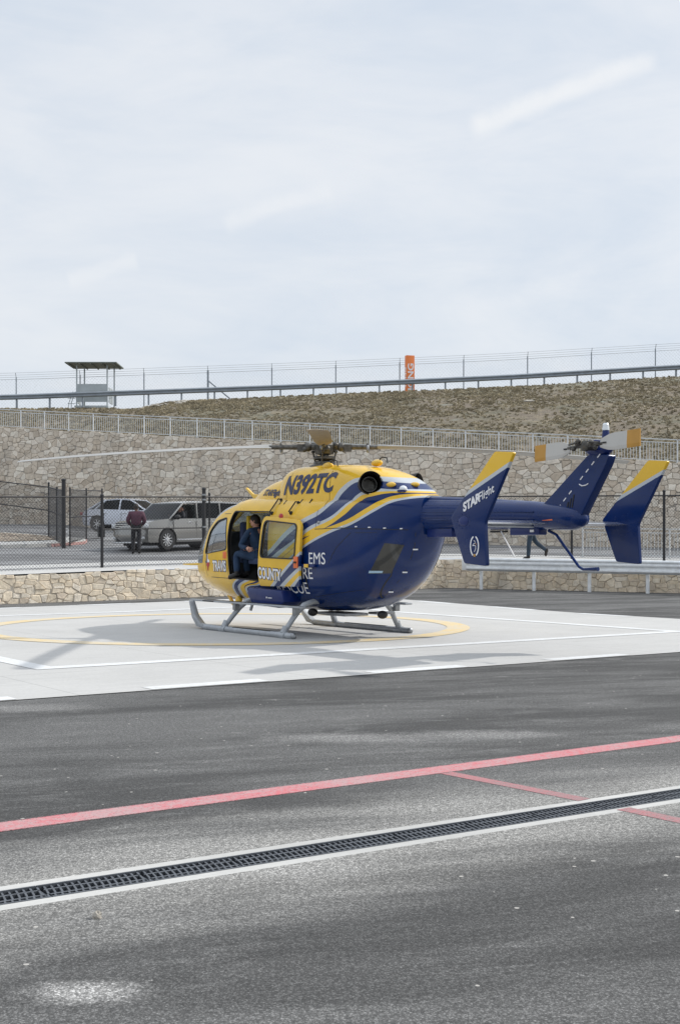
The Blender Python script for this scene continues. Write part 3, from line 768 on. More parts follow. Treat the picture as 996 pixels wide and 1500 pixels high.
# small aluminium railing on the upper right
def railing(root,P,zf,h,postsp,m,pick=.12,pw=.045,bottom=.1,pickr=.009,z_off=0):
    """P polyline 2d; posts as separate parts, pickets and rails per bay"""
    cum=0; a=Vector(P[0]); b=Vector(P[1]); L=(b-a).length; d=(b-a)/L; nb=max(1,round(L/postsp)); sp=L/nb; ang=math.atan2(d.y,d.x)
    for i in range(nb+1):
        p=a+d*sp*i; z=zf(p.x,p.y)+z_off
        q=MB().box((p.x,p.y,z+h/2-.04),(pw,pw,h+.06),ang); q.box((p.x,p.y,z+.01),(pw*2.4,pw*2.4,.02),ang); q.build('post',m,root)
    for i in range(nb):
        p=a+d*(sp*i+pw/2); r_=a+d*(sp*(i+1)-pw/2); z0=zf(*p)+z_off; z1=zf(*r_)+z_off; q=MB()
        q.bar((p.x,p.y,z0+h),(r_.x,r_.y,z1+h),.05,.035); q.bar((p.x,p.y,z0+h-.13),(r_.x,r_.y,z1+h-.13),.03,.03); q.bar((p.x,p.y,z0+bottom),(r_.x,r_.y,z1+bottom),.03,.03)
        n_=max(2,int(sp/pick))
        for k in range(1,n_):
            t=k/n_; x=lerp(p.x,r_.x,t); y=lerp(p.y,r_.y,t); z=lerp(z0,z1,t); q.bar((x,y,z+bottom+.015),(x,y,z+h-.145),pickr*2)
        q.build('railing_panel',m,root,fix=False)
rr=empty('metal_railing'); tag(rr,'short pale metal railing with vertical bars on the sidewalk behind the black fence','railing')
ra=on_d(853,3.1); rb=K+uR*20+nR*3.1; railing(rr,[ra,tuple(rb)],T,.98,1.55,'alu',.115)
tr=empty('metal_railing'); tag(tr,'long pale metal railing along the top of the tall stone wall','railing')
ta=WA-wdv*8; tb=WB+wdv*9
railing(tr,[tuple(ta+Vector((-wdv.y,wdv.x))*.35),tuple(tb+Vector((-wdv.y,wdv.x))*.35)],lambda x,y:ztall(x),.95,1.53,'alu',.125,.05,.08,.0095,.02)

# guardrails
def wbeam(P0,P1,zf0,zf1,hgt=.31):
    q=MB(); a=Vector(P0);b=Vector(P1);d=(b-a).normalized();nn=Vector((d.y,-d.x))
    prof=[(-.0,.0),(.045,.03),(.075,.06),(.075,.095),(.02,.135),(.015,.155),(.02,.175),(.075,.215),(.075,.25),(.045,.28),(0,.31)]
    k=hgt/.31; full=[(x,z*k) for x,z in prof]+[(x-.006,z*k) for x,z in reversed(prof)]
    vs=[]
    for p,z0 in ((a,zf0),(b,zf1)):
        for x,z in full: vs.append((p.x+nn.x*x,p.y+nn.y*x,z0+z))
    n_=len(full); fs=[(i,(i+1)%n_,n_+(i+1)%n_,n_+i) for i in range(n_)]+[tuple(range(n_)),tuple(range(2*n_-1,n_-1,-1))]
    return q.add(vs,fs)
nr=empty('guardrail'); tag(nr,'shiny galvanised guardrail on round posts in front of the low wall on the right','guardrail')
s0=Vector(ray(680,0)) 
gA=K+uR*1.1-nR*.62; gB=K+uR*22-nR*.62
# posts every 1.83 m
k=0
for i in range(12):
    p=K+uR*(1.55+1.83*i)-nR*.5; z=low(*p)
    post(nr,p,z,.84,.06,'galv',cap=False,n_=14)
    MB().box((p.x-nR.x*.0,p.y,z+.84),(.1,.1,.3),aR).build('block','galvd',nr)
wbeam(gA,gB,low(*gA)+.60,low(*gB)+.60,.35).build('rail_beam','galv',nr,smooth=True,angle=25)
q=MB().tube([(gA.x-nR.x*.02,gA.y-nR.y*.02,low(*gA)+.97),(gB.x-nR.x*.02,gB.y-nR.y*.02,low(*gB)+.97)],.055,10); q.build('top_pipe','galv',nr,smooth=True)
MB().box((gA.x,gA.y,low(*gA)+.79),(.35,.06,.36),aR).build('end_plate','galv',nr,bevel=.02)
def zr(x): return interp(x,[(-60,9.0),(-19.2,9.52),(-3.9,10.08),(0,10.24),(9.7,10.68),(19.2,11.25),(60,13.1)])
cr=empty('guardrail'); tag(cr,'weathered grey guardrail running along the crest of the hill against the sky','guardrail')
for i in range(-17,18):
    x=i*1.905+.37; z=zr(x)+.02
    MB().box((x,73.1,z+.32),(.09,.14,.80)).build('post','galvd',cr)
q=MB()
xs=[-34+2*i for i in range(35)]
for a,b in zip(xs[:-1],xs[1:]):
    w_b=wbeam((a,72.96),(b,72.96),zr(a)+.50,zr(b)+.50); q.add(w_b.v,w_b.f)
q.build('rail_beam','galvd',cr,smooth=True,angle=20)
# crest fence with barbed wire
cf=empty('security_fence'); tag(cf,'tall wire security fence with barbed strands along the hill crest','fence')
for i in range(-9,10):
    x=i*3.8-.55+.3; z=zr(x)
    big=(i==-2)
    post(cf,(x,75.2),z-.2,2.32,.035 if not big else .06,'galvd',cap=False,n_=8)
    MB().bar((x,75.2,z+2.08),(x,75.0,z+2.36),.025).build('barb_arm','galvd',cf)
xb=-7.9-.55+.3+.3; MB().bar((xb,75.2,zr(xb)+1.5),(xb+1.7,75.2,zr(xb)+.1),.07).build('brace','galvd',cf)
q=MB()
for hh,yy in ((1.98,75.2),(2.1,75.17),(2.22,75.1),(2.34,75.02),(1.0,75.2)):
    q.tube([(x,yy,zr(x)+hh) for x in range(-36,38,2)],.0085 if hh!=1.98 else .012,4)
q.build('barbed_wire','wiregrey',cf)
chain([(x,75.2) for x in (-34,-19.2,-3.9,0,9.7,19.2,36)],1.95,.20,.0032,'wiregrey',lambda x,y:zr(x),cf)

# ---------------- shelter and pillar on the crest ----------------
sh=empty('shelter',(-14.45,74.2,9.42)); tag(sh,'small open shelter with flat metal roof on thin legs on the hill crest','shelter')
M['roofm']=mat('ribbed_roof_sheet',(.17,.19,.17),.6,.3,var=.2)
M['panelg']=mat('grey_metal_panel',(.42,.46,.47),.5,.2,var=.12,vs_=1.5)
MB().box((0,.3,2.82),(3.0,2.5,.06)).build('roof','roofm',sh)
for i in range(9): MB().box((-1.3+i*.325,.3,2.76),(.05,2.45,.06)).build('roof_rib','roofm',sh) if i%2==0 else None
for x,y in ((-.93,-.3),(.85,-.3),(-.72,.9),(1.05,.9)): MB().box((x,y,1.38),(.07,.07,2.8)).build('leg','panelg',sh)
MB().box((0,-.2,.28),(1.95,1.1,.12)).build('platform','panelg',sh)
MB().box((-.02,-.33,1.12),(1.8,.05,1.05)).build('front_panel','panelg',sh)
for x in (-.95,.95): MB().box((x,.3,1.0),(.04,1.1,.9)).build('side_panel','panelg',sh)
q=MB(); 
for s in (-1,):
    q.tube([(-1.25,-.3,0),(-1.25,-.3,.55),(-1.0,-.3,1.2)],.025,6); q.tube([(-1.45,-.3,0),(-1.4,-.3,.5),(-1.15,-.3,1.2)],.02,6)
for zz in (.2,.5,.8): q.bar((-1.45,-.3,zz),(-1.0,-.3,zz),.03)
q.build('ladder','panelg',sh)
MB().bar((1.1,.9,1.1),(1.1,-.3,.9),.03).build('handrail','panelg',sh)
pp=empty('pillar_sign',(4.11,74.6,zc(4.1)-.1),R(18)); tag(pp,'square orange pillar with white turned letters standing on the hill crest','pillar')
M['orp']=mat('orange_vinyl',(.80,.21,.05),.5,var=.08)
MB().box((0,0,1.28),(.50,.30,2.56)).build('column','orp',pp,bevel=.01)
def text_mesh(s,size,shear=0,bold=0,sx=1,res=4):
    c=bpy.data.curves.new('t','FONT'); c.body=s; c.size=size; c.shear=shear; c.offset=bold; c.fill_mode='FRONT'; c.resolution_u=res; c.align_x='CENTER'; c.align_y='CENTER'
    o=tmp(c); me=evalmesh(o); bpy.data.objects.remove(o)
    for v_ in me.vertices: v_.co.x*=sx
    return me
def put_text(s,size,fn,m,parent,name='lettering',**k):
    me=text_mesh(s,size,**k)
    bm=bmesh.new(); bm.from_mesh(me); bmesh.ops.triangulate(bm,faces=bm.faces[:])
    for it in range(3):
        ed=[e for e in bm.edges if e.calc_length()>size*.16]
        if not ed: break
        bmesh.ops.subdivide_edges(bm,edges=ed,cuts=1); bmesh.ops.triangulate(bm,faces=[f for f in bm.faces if len(f.verts)>3])
    bm.to_mesh(me); bm.free()
    for v_ in me.vertices: v_.co=Vector(fn(v_.co.x,v_.co.y))
    return link(name,me,m,parent)
put_text('IONG',.50,lambda a,b:(.02-b,-.155,1.30+a),'letter',pp,bold=.012,sx=1.25)
put_text('IONG',.3,lambda a,b:(-.2535,b,1.30+a),'letter',pp,bold=.008,sx=1.5)
MB().box((.24,0,.6),(.04,.1,1.9)).build('support_post','galvd',pp)

# ---------------- helicopter ----------------
HL=Vector((-.28,22.8,0)); HR=R(125)
STA=[ # x, half width, z bottom, z top, z of greatest width
(-3.12,.26,1.86,2.40,2.1),(-2.95,.42,1.52,2.42,2.05),(-2.7,.56,1.16,2.43,1.95),(-2.4,.67,.90,2.44,1.75),(-2.0,.76,.68,2.44,1.55),(-1.5,.83,.53,2.45,1.42),(-1,.86,.46,2.45,1.36),(0,.87,.43,2.48,1.35),(.9,.87,.43,2.50,1.35),
(1.7,.87,.45,2.50,1.35),(2.2,.84,.49,2.45,1.33),(2.7,.80,.56,2.36,1.30),(3.1,.75,.63,2.18,1.27),(3.5,.65,.73,1.94,1.24),(3.8,.52,.84,1.68,1.22),(4.0,.36,.96,1.48,1.2),(4.1,.16,1.08,1.32,1.19)]
def catm(tab,x):
    n_=len(tab)
    if x<=tab[0][0]: return list(tab[0][1:])
    if x>=tab[-1][0]: return list(tab[-1][1:])
    for i in range(n_-1):
        if x<=tab[i+1][0]: break
    out=[]; x0,x1=tab[i][0],tab[i+1][0]; t=(x-x0)/(x1-x0); hh=x1-x0
    for k in range(1,len(tab[0])):
        def sl(j):
            if j==0: return (tab[1][k]-tab[0][k])/(tab[1][0]-tab[0][0])
            if j==n_-1: return (tab[-1][k]-tab[-2][k])/(tab[-1][0]-tab[-2][0])
            a=(tab[j][k]-tab[j-1][k])/(tab[j][0]-tab[j-1][0]); b=(tab[j+1][k]-tab[j][k])/(tab[j+1][0]-tab[j][0])
            return 0 if a*b<=0 else 2*a*b/(a+b)
        m0,m1=sl(i)*hh,sl(i+1)*hh
        out.append((2*t**3-3*t*t+1)*tab[i][k]+(t**3-2*t*t+t)*m0+(-2*t**3+3*t*t)*tab[i+1][k]+(t**3-t*t)*m1)
    return out
def sgp(c,e): return math.copysign(abs(c)**e,c)
def ring(x,off,N,tab,nu=4.0,nl=2.7):
    w_,zb,zt_,zc_=catm(tab,x); 
    if x>2.5: k=min(1,(x-2.5)/1.4); nu=lerp(nu,2.3,k); nl=lerp(nl,2.2,k)
    if x<-1.5: k=min(1,(-1.5-x)/1.3); nu=lerp(nu,3.0,k); nl=lerp(nl,2.3,k)
    out=[]
    for i in range(N):
        t=2*PI*i/N; c,s=math.cos(t),math.sin(t)
        # even out the spacing of the superellipse
        n_=nu if s>0 else nl
        r=(abs(c)**n_+abs(s)**n_)**(-1/n_)
        y=(w_+off)*c*r; hz_=(zt_-zc_+off) if s>0 else (zc_-zb+off); out.append((x,y,zc_+hz_*s*r))
    return out
XS=[-3.12+7.22*i/96 for i in range(97)]
XS=XS[:-6]+[lerp(XS[-7],4.1,1-(1-k/9)**1.8) for k in range(1,10)]
XS=sorted(set(round(x,4) for x in XS))
def loft(off,xs=None,N=96,tab=None):
    xs=xs or XS; tab=tab or STA; q=MB(); vs=[]
    for k,x in enumerate(xs):
        rg=ring(x,off,N,tab)
        if k==len(xs)-1: rg=[(p[0]+off,p[1],p[2]) for p in rg]
        if k==0: rg=[(p[0]-off,p[1],p[2]) for p in rg]
        vs+=rg
    n_=len(xs); fs=[(i*N+k,i*N+(k+1)%N,(i+1)*N+(k+1)%N,(i+1)*N+k) for i in range(n_-1) for k in range(N)]
    fs+=[tuple(range(N-1,-1,-1)),tuple((n_-1)*N+k for k in range(N))]
    return q.add(vs,fs).mesh()
# engine cowling and front fairing: arched sections
COW=[(-2.95,.30,2.30,2.42),(-2.75,.42,2.25,2.54),(-2.45,.52,2.2,2.70),(-2.1,.58,2.2,2.82),(-1.6,.62,2.2,2.93),(-1.0,.63,2.2,2.99),(0,.63,2.2,3.03),(.35,.62,2.2,3.03),(.6,.58,2.2,3.01),(.76,.52,2.2,2.97),(.86,.44,2.2,2.91),(.93,.30,2.2,2.82)]
FAI=[(.3,.58,2.2,2.87),(.8,.57,2.2,2.86),(1.2,.55,2.2,2.82),(1.6,.49,2.2,2.73),(1.9,.40,2.2,2.62),(2.1,.27,2.25,2.53),(2.22,.10,2.3,2.47)]
def arch(tab,n_=3.2,N=40,nx=48,off=0):
    x0,x1=tab[0][0],tab[-1][0]; vs=[]
    for i in range(nx+1):
        x=lerp(x0,x1,1-(1-i/nx)**1.35); w_,zb,zt_=catm(tab,x)
        for k in range(N+1):
            t=PI*k/N; c,s=math.cos(t),math.sin(t); r=(abs(c)**n_+abs(s)**n_)**(-1/n_)
            y=(w_+off)*c*r*(1-.10*s*r if True else 1); vs.append((x,y,zb+(zt_+off-zb)*s*r))
    q=MB(); W_=N+1
    fs=[(i*W_+k,i*W_+k+1,(i+1)*W_+k+1,(i+1)*W_+k) for i in range(nx) for k in range(N)]+[(i*W_,(i+1)*W_,(i+1)*W_+N,i*W_+N) for i in range(nx)]
    fs+=[tuple(range(W_-1,-1,-1)),tuple(nx*W_+k for k in range(W_))]
    return q.add(vs,fs).mesh()
body_me=loft(0); cow_me=arch(COW); fai_me=arch(FAI,2.6)
def bvh(*ms):
    vs=[];fs=[]
    for m_ in ms:
        b=len(vs); vs+=[v_.co.copy() for v_ in m_.vertices]; fs+=[tuple(b+i for i in p.vertices) for p in m_.polygons]
    return BVHTree.FromPolygons(vs,fs)
BV=bvh(body_me,cow_me,fai_me); BVB=bvh(body_me)
def side_hit(x,z,side=1,bv=None,dy=.003):
    h=(bv or BV).ray_cast(Vector((x,3*side,z)),Vector((0,-side,0)))
    if h[0] is None: return Vector((x,.8*side,z))
    return h[0]+h[1]*dy*(1 if h[1].y*side>0 else -1)
def fcurve(t,src,pts,x0=2.6,x1=-3.4,zm=3.3,ht='AUTO_CLAMPED'):
    """node float curve: local x -> boundary height"""
    n_=t.new('ShaderNodeFloatCurve'); cm=n_.mapping; cm.use_clip=False; c=cm.curves[0]
    P=sorted([((x0-x)/(x0-x1),z/zm) for x,z in pts])
    if P[0][0]>0: P=[(0,0)]+P
    if P[-1][0]<1: P=P+[(1,P[-1][1])]
    while len(c.points)<len(P): c.points.new(.5,.5)
    for q_,p in zip(c.points,P): q_.location=p; q_.handle_type=ht
    cm.update()
    t.l.new(t.rng(src,x0,x1,0,1),n_.inputs['Value']); return t.math('MULTIPLY',n_.outputs[0],zm)
def livery(name,curves,base,rough=.2,ht='AUTO_CLAMPED'):
    m=mat(name,NAVY,rough,0,.2); t=NT(m.node_tree); p=t.n['Principled BSDF']; sx=t.new('ShaderNodeSeparateXYZ'); t.l.new(t.obj(),sx.inputs[0])
    c=(*base,1)
    for pts,col in curves:
        f=fcurve(t,sx.outputs[0],pts,ht=ht); k=t.rng(t.math('SUBTRACT',sx.outputs[2],f),-.003,.003); c=t.mix(k,c,(*col,1))
    o=t.obj(); g=t.rng(t.noise(o,2.4,5,.6),.3,.7,.9,1.06); cr=t.new('ShaderNodeCombineColor')
    for i in range(3): t.l.new(g,cr.inputs[i])
    c=t.mix(1,c,cr.outputs[0],'MULTIPLY'); t.l.new(c,p.inputs['Base Color'])
    t.l.new(t.rng(t.noise(o,1.5,4),.35,.7,.12,.30),p.inputs['Roughness']); p.inputs['Coat Weight'].default_value=.12
    b=t.new('ShaderNodeBump'); b.inputs['Strength'].default_value=.12; b.inputs['Distance'].default_value=.02; t.l.new(t.noise(o,1.6,2),b.inputs['Height']); t.l.new(b.outputs[0],p.inputs['Normal']); t.l.new(b.outputs[0],p.inputs['Coat Normal'])
    return m
f1=[(2.07,.2),(1.99,.8),(1.6,1.0),(1.1,1.2),(.6,1.45),(-.24,1.94),(-.57,2.06),(-1.0,2.22),(-1.37,2.58),(-1.68,2.72),(-1.97,2.73),(-2.5,2.70),(-3.4,2.6)]
f2=[(2.0,.2),(1.91,.8),(1.5,1.0),(.97,1.2),(.5,1.42),(-.3,1.86),(-.62,1.99),(-1.06,2.14),(-1.45,2.5),(-1.74,2.65),(-1.99,2.66),(-2.5,2.62),(-3.4,2.5)]
f3=[(1.84,.2),(1.76,.8),(1.3,.98),(.8,1.17),(.36,1.41),(-.4,1.73),(-.74,1.9),(-1.4,2.1),(-1.87,2.46),(-2.05,2.5),(-2.3,2.52),(-2.6,2.50)]
f4=[(1.74,.2),(1.66,.8),(1.2,.96),(.7,1.14),(.3,1.34),(-.4,1.68),(-.82,1.86),(-1.45,2.06),(-1.93,2.42),(-2.1,2.44),(-2.3,2.47),(-2.6,2.47)]
f5=[(1.6,.2),(1.52,.8),(1.05,.93),(.5,1.1),(.08,1.36),(-.4,1.60),(-.58,1.71),(-.98,1.80),(-1.7,2.1),(-2.0,2.36),(-2.2,2.40),(-2.6,2.44)]
f6=[(1.6,.2),(1.51,.79),(.9,.93),(.3,1.25),(-.3,1.54),(-.55,1.67),(-1.13,1.85),(-1.79,2.02),(-2.15,2.19),(-2.43,2.34),(-2.74,2.41),(-3.4,2.43)]
f7=[(1.58,.2),(1.5,.78),(.9,.9),(.3,1.15),(-.3,1.44),(-.55,1.56),(-1.33,1.83),(-1.9,1.98),(-2.38,2.20),(-2.69,2.34),(-3.0,2.38),(-3.4,2.4)]
f8=[(1.51,.2),(1.43,.78),(.85,.88),(.3,1.08),(-.3,1.40),(-.55,1.52),(-1.42,1.81),(-1.89,1.93),(-2.37,2.14),(-2.69,2.29),(-3.0,2.345),(-3.4,2.37)]
M['livery']=livery('helicopter_paint',[(f8,SIL),(f7,YEL),(f6,NAVY),(f5,YEL),(f4,SIL),(f3,NAVY),(f2,SIL),(f1,YEL)],NAVY)
def ln(x0,z0,x1,z1):
    k=(z1-z0)/(x1-x0); return [(1.2,z0+k*(1.2-x0)),(-1.2,z0+k*(-1.2-x0))]
def ln2(x0,z0,x1,z1):
    k=(z1-z0)/(x1-x0); xz=x0-z0/k; return [(2.6,0),(xz,0),(-1.2,z0+k*(-1.2-x0))]
def clampz(p): return [(x,max(0,z)) for x,z in p]
M['doorpaint']=livery('door_paint',[(clampz(ln2(*a)),c) for a,c in (((-.56,.97,-.40,.86),SIL),((-.56,1.03,-.26,.86),YEL),((-.56,1.12,-.06,.85),SIL),((-.56,1.19,.1,.85),NAVY),((-.28,1.19,.26,.85),SIL),((-.29,1.26,.34,.88),YEL))],NAVY,.3,'VECTOR')
he=empty('helicopter',HL,HR); tag(he,'yellow and navy rescue helicopter parked on the helipad with its side door open','helicopter')
inner=loft(-.05); 
doorpoly=roundpoly([(1.93,.985),(2.0,1.7),(1.96,2.0),(1.86,2.235),(.55,2.20),(.55,.94)],.06)
cwpoly=roundpoly([(3.05,1.43),(2.84,1.88),(2.55,2.06),(2.12,2.13),(2.05,1.52)],.09)
wspoly=[(2.02,3.0),(2.02,2.36),(2.38,2.25),(2.70,2.11),(2.97,1.88),(3.15,1.48),(3.2,1.25),(4.7,1.17),(4.7,3.0)]
swpoly=roundpoly([(.75,1.38),(.75,2.03),(1.75,2.06),(1.78,1.42)],.1)
def cut(poly,y0,y1): return MB().prism(poly,y0,y1).mesh()
shell=boolean(body_me.copy(),[(inner,'DIFFERENCE')])
cuts=[cut(doorpoly,.4,1.4),cut(cwpoly,.4,1.4),cut(cwpoly,-1.4,-.4),cut(wspoly,.03,1.4),cut(wspoly,-1.4,-.03),cut(swpoly,-1.4,-.4)]
def excyl(sg,r=.18):
    d=Vector((-.86,.46*sg,.10)).normalized(); c=Vector((-1.9,.40*sg,2.60)); return MB().lathe([(r,-.2),(r,.9)],c,32,mtx=d.to_track_quat('Z','Y').to_matrix()).mesh()
fus=boolean(shell,[(c,'DIFFERENCE') for c in cuts+[excyl(1),excyl(-1)]])
link('fuselage',fus,'livery',he,True,30)
thin=boolean(loft(-.012),[(loft(-.022),'DIFFERENCE')])
for nm,c,mt in (('cockpit_window',cuts[1],'shield'),('cockpit_window',cuts[2],'shield'),('windshield',cut(wspoly,-1.4,1.4),'shield'),('cabin_window',cuts[5],'shield')):
    link(nm,boolean(thin.copy(),[(c,'INTERSECT')]),mt,he,True,40)
# dark rubber surrounds
def surround(poly,w_,off0,off1,side=1):
    c=Vector((sum(p[0] for p in poly)/len(poly),sum(p[1] for p in poly)/len(poly)))
    out=[tuple(c+(Vector(p)-c)*(1+w_/max(.1,(Vector(p)-c).length))) for p in poly]; inn=[tuple(c+(Vector(p)-c)*(1-w_*.6/max(.1,(Vector(p)-c).length))) for p in poly]
    a,b=(.4,1.4) if side>0 else (-1.4,-.4)
    return boolean(loft(off1),[(loft(off0),'DIFFERENCE'),(cut(out,a,b),'INTERSECT'),(cut(inn,a-.1,b+.1),'DIFFERENCE')])
link('window_surround',surround(cwpoly,.018,-.01,.006),'black',he)
def ribbon(pts,w_,m,name='panel_seam',bv=None,off=.003,parent=None,side=1,step=.04):
    """thin strip following the skin through (x,z) side points"""
    P=[]
    for a,b in zip(pts[:-1],pts[1:]):
        L=(Vector(b)-Vector(a)).length; n_=max(1,int(L/step))
        for i in range(n_): P.append(Vector(a).lerp(Vector(b),i/n_))
    P.append(Vector(pts[-1])); vs=[]
    for i,p in enumerate(P):
        d=(P[min(i+1,len(P)-1)]-P[max(0,i-1)]).normalized(); nn=Vector((-d.y,d.x))*w_/2
        vs+= [side_hit(p.x+nn.x,p.y+nn.y,side,bv,off),side_hit(p.x-nn.x,p.y-nn.y,side,bv,off)]
    return MB().add(vs,[(2*i,2*i+1,2*i+3,2*i+2) for i in range(len(P)-1)]).build(name,m,parent or he,fix=False)
# cabin interior
link('cabin_lining',boolean(loft(-.055,[x for x in XS if -1.3<x<3.2]),[(loft(-.075,[x for x in XS if -1.2<x<3.1]),'DIFFERENCE')]+[(c,'DIFFERENCE') for c in [cuts[0],cuts[5],cut(cwpoly,.4,1.4),cut(cwpoly,-1.4,-.4),cut(wspoly,-1.4,1.4)]]),'cabin',he)
MB().box((.55,0,.90),(3.4,1.42,.08)).build('cabin_floor','cabin',he)
MB().box((-1.0,0,1.6),(.05,1.4,1.3)).build('bulkhead','cabinlight',he)
MB().box((2.75,0,1.22),(.5,.9,.36)).build('instrument_panel','cabin',he,bevel=.06)
def seat(x,y,face=1):
    r=MB(); r.box((x,y,1.32),(.46,.46,.12)); o=r.build('crew_seat','seat',he,bevel=.04)
    MB().box((x-.22*face,y,1.68),(.12,.46,.72)).build('seat_back','seat',o,bevel=.05); MB().box((x,y,1.1),(.3,.34,.34)).build('seat_base','cabin',o)
for x,y,f in ((2.15,.38,1),(2.15,-.38,1),(.35,.35,-1),(.35,-.35,-1)): seat(x,y,f)
MB().box((1.75,.48,1.95),(.08,.2,.42)).build('headrest','crew_yellow',he,bevel=.04)
q=MB()
for k in range(5): q.bar((2.0-.05*k,.3,2.12),(2.12-.05*k,.3,1.98),.02,.01)
q.build('overhead_switch_panel','cabinlight',he)
# door sill and frame
link('door_frame',surround(doorpoly,.02,-.045,.004),'soot',he)
# sliding door
dpoly=roundpoly([(.73,.86),(.70,1.4),(.60,2.02),(.52,2.12),(-.56,2.04),(-.68,1.95),(-.66,1.4),(-.60,.88)],.07)
dwin=roundpoly([(.64,1.38),(.50,2.04),(-.56,1.96),(-.49,1.36)],.11)
dcut=cut(dpoly,.4,1.4); wcut=cut(dwin,.3,1.5)
dsh=boolean(loft(.10),[(loft(.055),'DIFFERENCE'),(dcut,'INTERSECT')])
door=link('sliding_door',boolean(dsh.copy(),[(wcut,'DIFFERENCE')]),'doorpaint',he,True,30)
link('door_window',boolean(loft(.088),[(loft(.080),'DIFFERENCE'),(wcut,'INTERSECT')]),'glass',door,True,40)
def sur2(poly,w0,w1,o0,o1):
    c=Vector((sum(p[0] for p in poly)/len(poly),sum(p[1] for p in poly)/len(poly)))
    sc=lambda w_:[tuple(c+(Vector(p)-c)*(1+w_/(Vector(p)-c).length)) for p in poly]
    return boolean(loft(o1),[(loft(o0),'DIFFERENCE'),(cut(sc(w0),.4,1.4),'INTERSECT'),(cut(sc(-w1),.3,1.5),'DIFFERENCE')])
link('window_seal',sur2(dwin,.022,.016,.07,.108),'black',door)
hh=side_hit(-.55,1.30,1,BVB,.11)
MB().box(hh,(.13,.02,.20)).build('handle_plate','orange',door,bevel=.02)
MB().box(hh+Vector((0,.02,0)),(.07,.03,.03)).build('handle','black',door)
hh=side_hit(.0,2.08,1,BVB,.10); MB().ball(hh,(.07,.02,.05),10,6).build('door_marker_light','red',door,smooth=True)
# door rail: fairing running aft below the door window
q=MB(); a=side_hit(-.62,1.245,1,BVB,.03); b=side_hit(-1.0,1.245,1,BVB,.03) 
MB().box(((a+b)/2),(.42,.05,.05)).build('door_rail','navy2',he,bevel=.015)
MB().box(side_hit(-.80,1.245,1,BVB,.065),(.12,.02,.06)).build('door_rail_end','yellow',he,bevel=.006)
ribbon([(-.685,1.22),(-.67,.84)],.05,'black','door_gap')
# seams
ribbon([(-.95,2.2),(-.98,1.9)],.008,'black'); 
for pts in ([(-.95,1.87),(-1.6,1.88),(-2.95,1.84)],[(1.98,.97),(2.8,.98)],[(-1.9,1.80),(-1.55,1.55),(-1.35,1.3)],[(-2.05,.72),(-2.5,1.1),(-2.85,1.6)],[(2.02,1.5),(1.99,.98)]): ribbon(pts,.010,'black')
ribbon([(3.04,1.36),(2.98,1.0)],.008,'black'); ribbon([(2.0,2.2),(2.3,2.2)],.008,'black'); ribbon([(-2.0,1.80),(-2.45,1.80)],.006,'black'); ribbon([(-.75,.70),(-2.0,.86)],.006,'black'); ribbon([(.33,2.4),(.36,2.9)],.008,'black'); ribbon([(-1.08,2.25),(-1.02,2.6),(-.9,2.88)],.010,'black')
for x,z in ((-2.02,1.90),(-2.31,1.885),(-2.6,1.87),(-2.86,1.86),(-1.7,1.905)):
    MB().box(side_hit(x,z,1,BV,.004),(.05,.02,.018)).build('latch','white',he)
def dir_hit(p,d,off=.004):
    o=Vector(p)-Vector(d)*2; h=BV.ray_cast(o,Vector(d)); 
    if h[0] is None: return Vector(p)
    nn=h[1] if h[1].dot(Vector(d))<0 else -h[1]
    return h[0]+nn*off
RD=Vector((.82,-.57,0)).normalized()
def rear_patch(P,m,name,off=.004,n_=10,mir=False):
    P=[Vector(p) for p in P]; vs=[]
    for i in range(n_+1):
        for j in range(n_+1):
            a=P[0].lerp(P[1],i/n_); b=P[3].lerp(P[2],i/n_); v_=dir_hit(a.lerp(b,j/n_),RD,off); 
            if mir: v_=Vector((v_.x,-v_.y,v_.z))
            vs.append(v_)
    W_=n_+1; return MB().add(vs,[(i*W_+j,(i+1)*W_+j,(i+1)*W_+j+1,i*W_+j+1) for i in range(n_) for j in range(n_)]).build(name,m,he,smooth=True,fix=False)
M['darkpane']=mat('dark_rear_glass',(.028,.027,.022),.06,0,.4)
for mr in (False,True): rear_patch([(-2.58,.59,1.63),(-2.85,.40,1.60),(-2.52,.41,1.14),(-2.21,.63,1.13)],'darkpane','rear_door_window',mir=mr)
rear_patch([(-2.22,.63,1.18),(-2.42,.5,1.18),(-2.40,.5,1.145),(-2.2,.63,1.14)],mat('pale_blue_label',(.35,.5,.62),.5),'rear_label',.006,4)
for c in ((-2.92,.23,1.53),(-2.66,.24,1.16),(-2.26,.22,.83)):
    h_=dir_hit(c,RD,.008); MB().box(h_,(.02,.08,.022),rot=Matrix.Rotation(R(-35),3,'Z')).build('door_latch','white',he)
# rear clamshell seam
vs=[]; 
seam=[(-3.03,.30,1.80),(-2.97,.27,1.6),(-2.85,.25,1.4),(-2.66,.235,1.17),(-2.48,.23,1.0),(-2.26,.22,.84),(-2.05,.22,.74)]
for i,p in enumerate(seam):
    a=dir_hit((p[0],p[1],p[2]),RD,.003); b=dir_hit((p[0]+.005,p[1]+.011,p[2]),RD,.003); vs+=[a,b]
MB().add(vs,[(2*i,2*i+1,2*i+3,2*i+2) for i in range(len(seam)-1)]).build('panel_seam','black',he,fix=False)
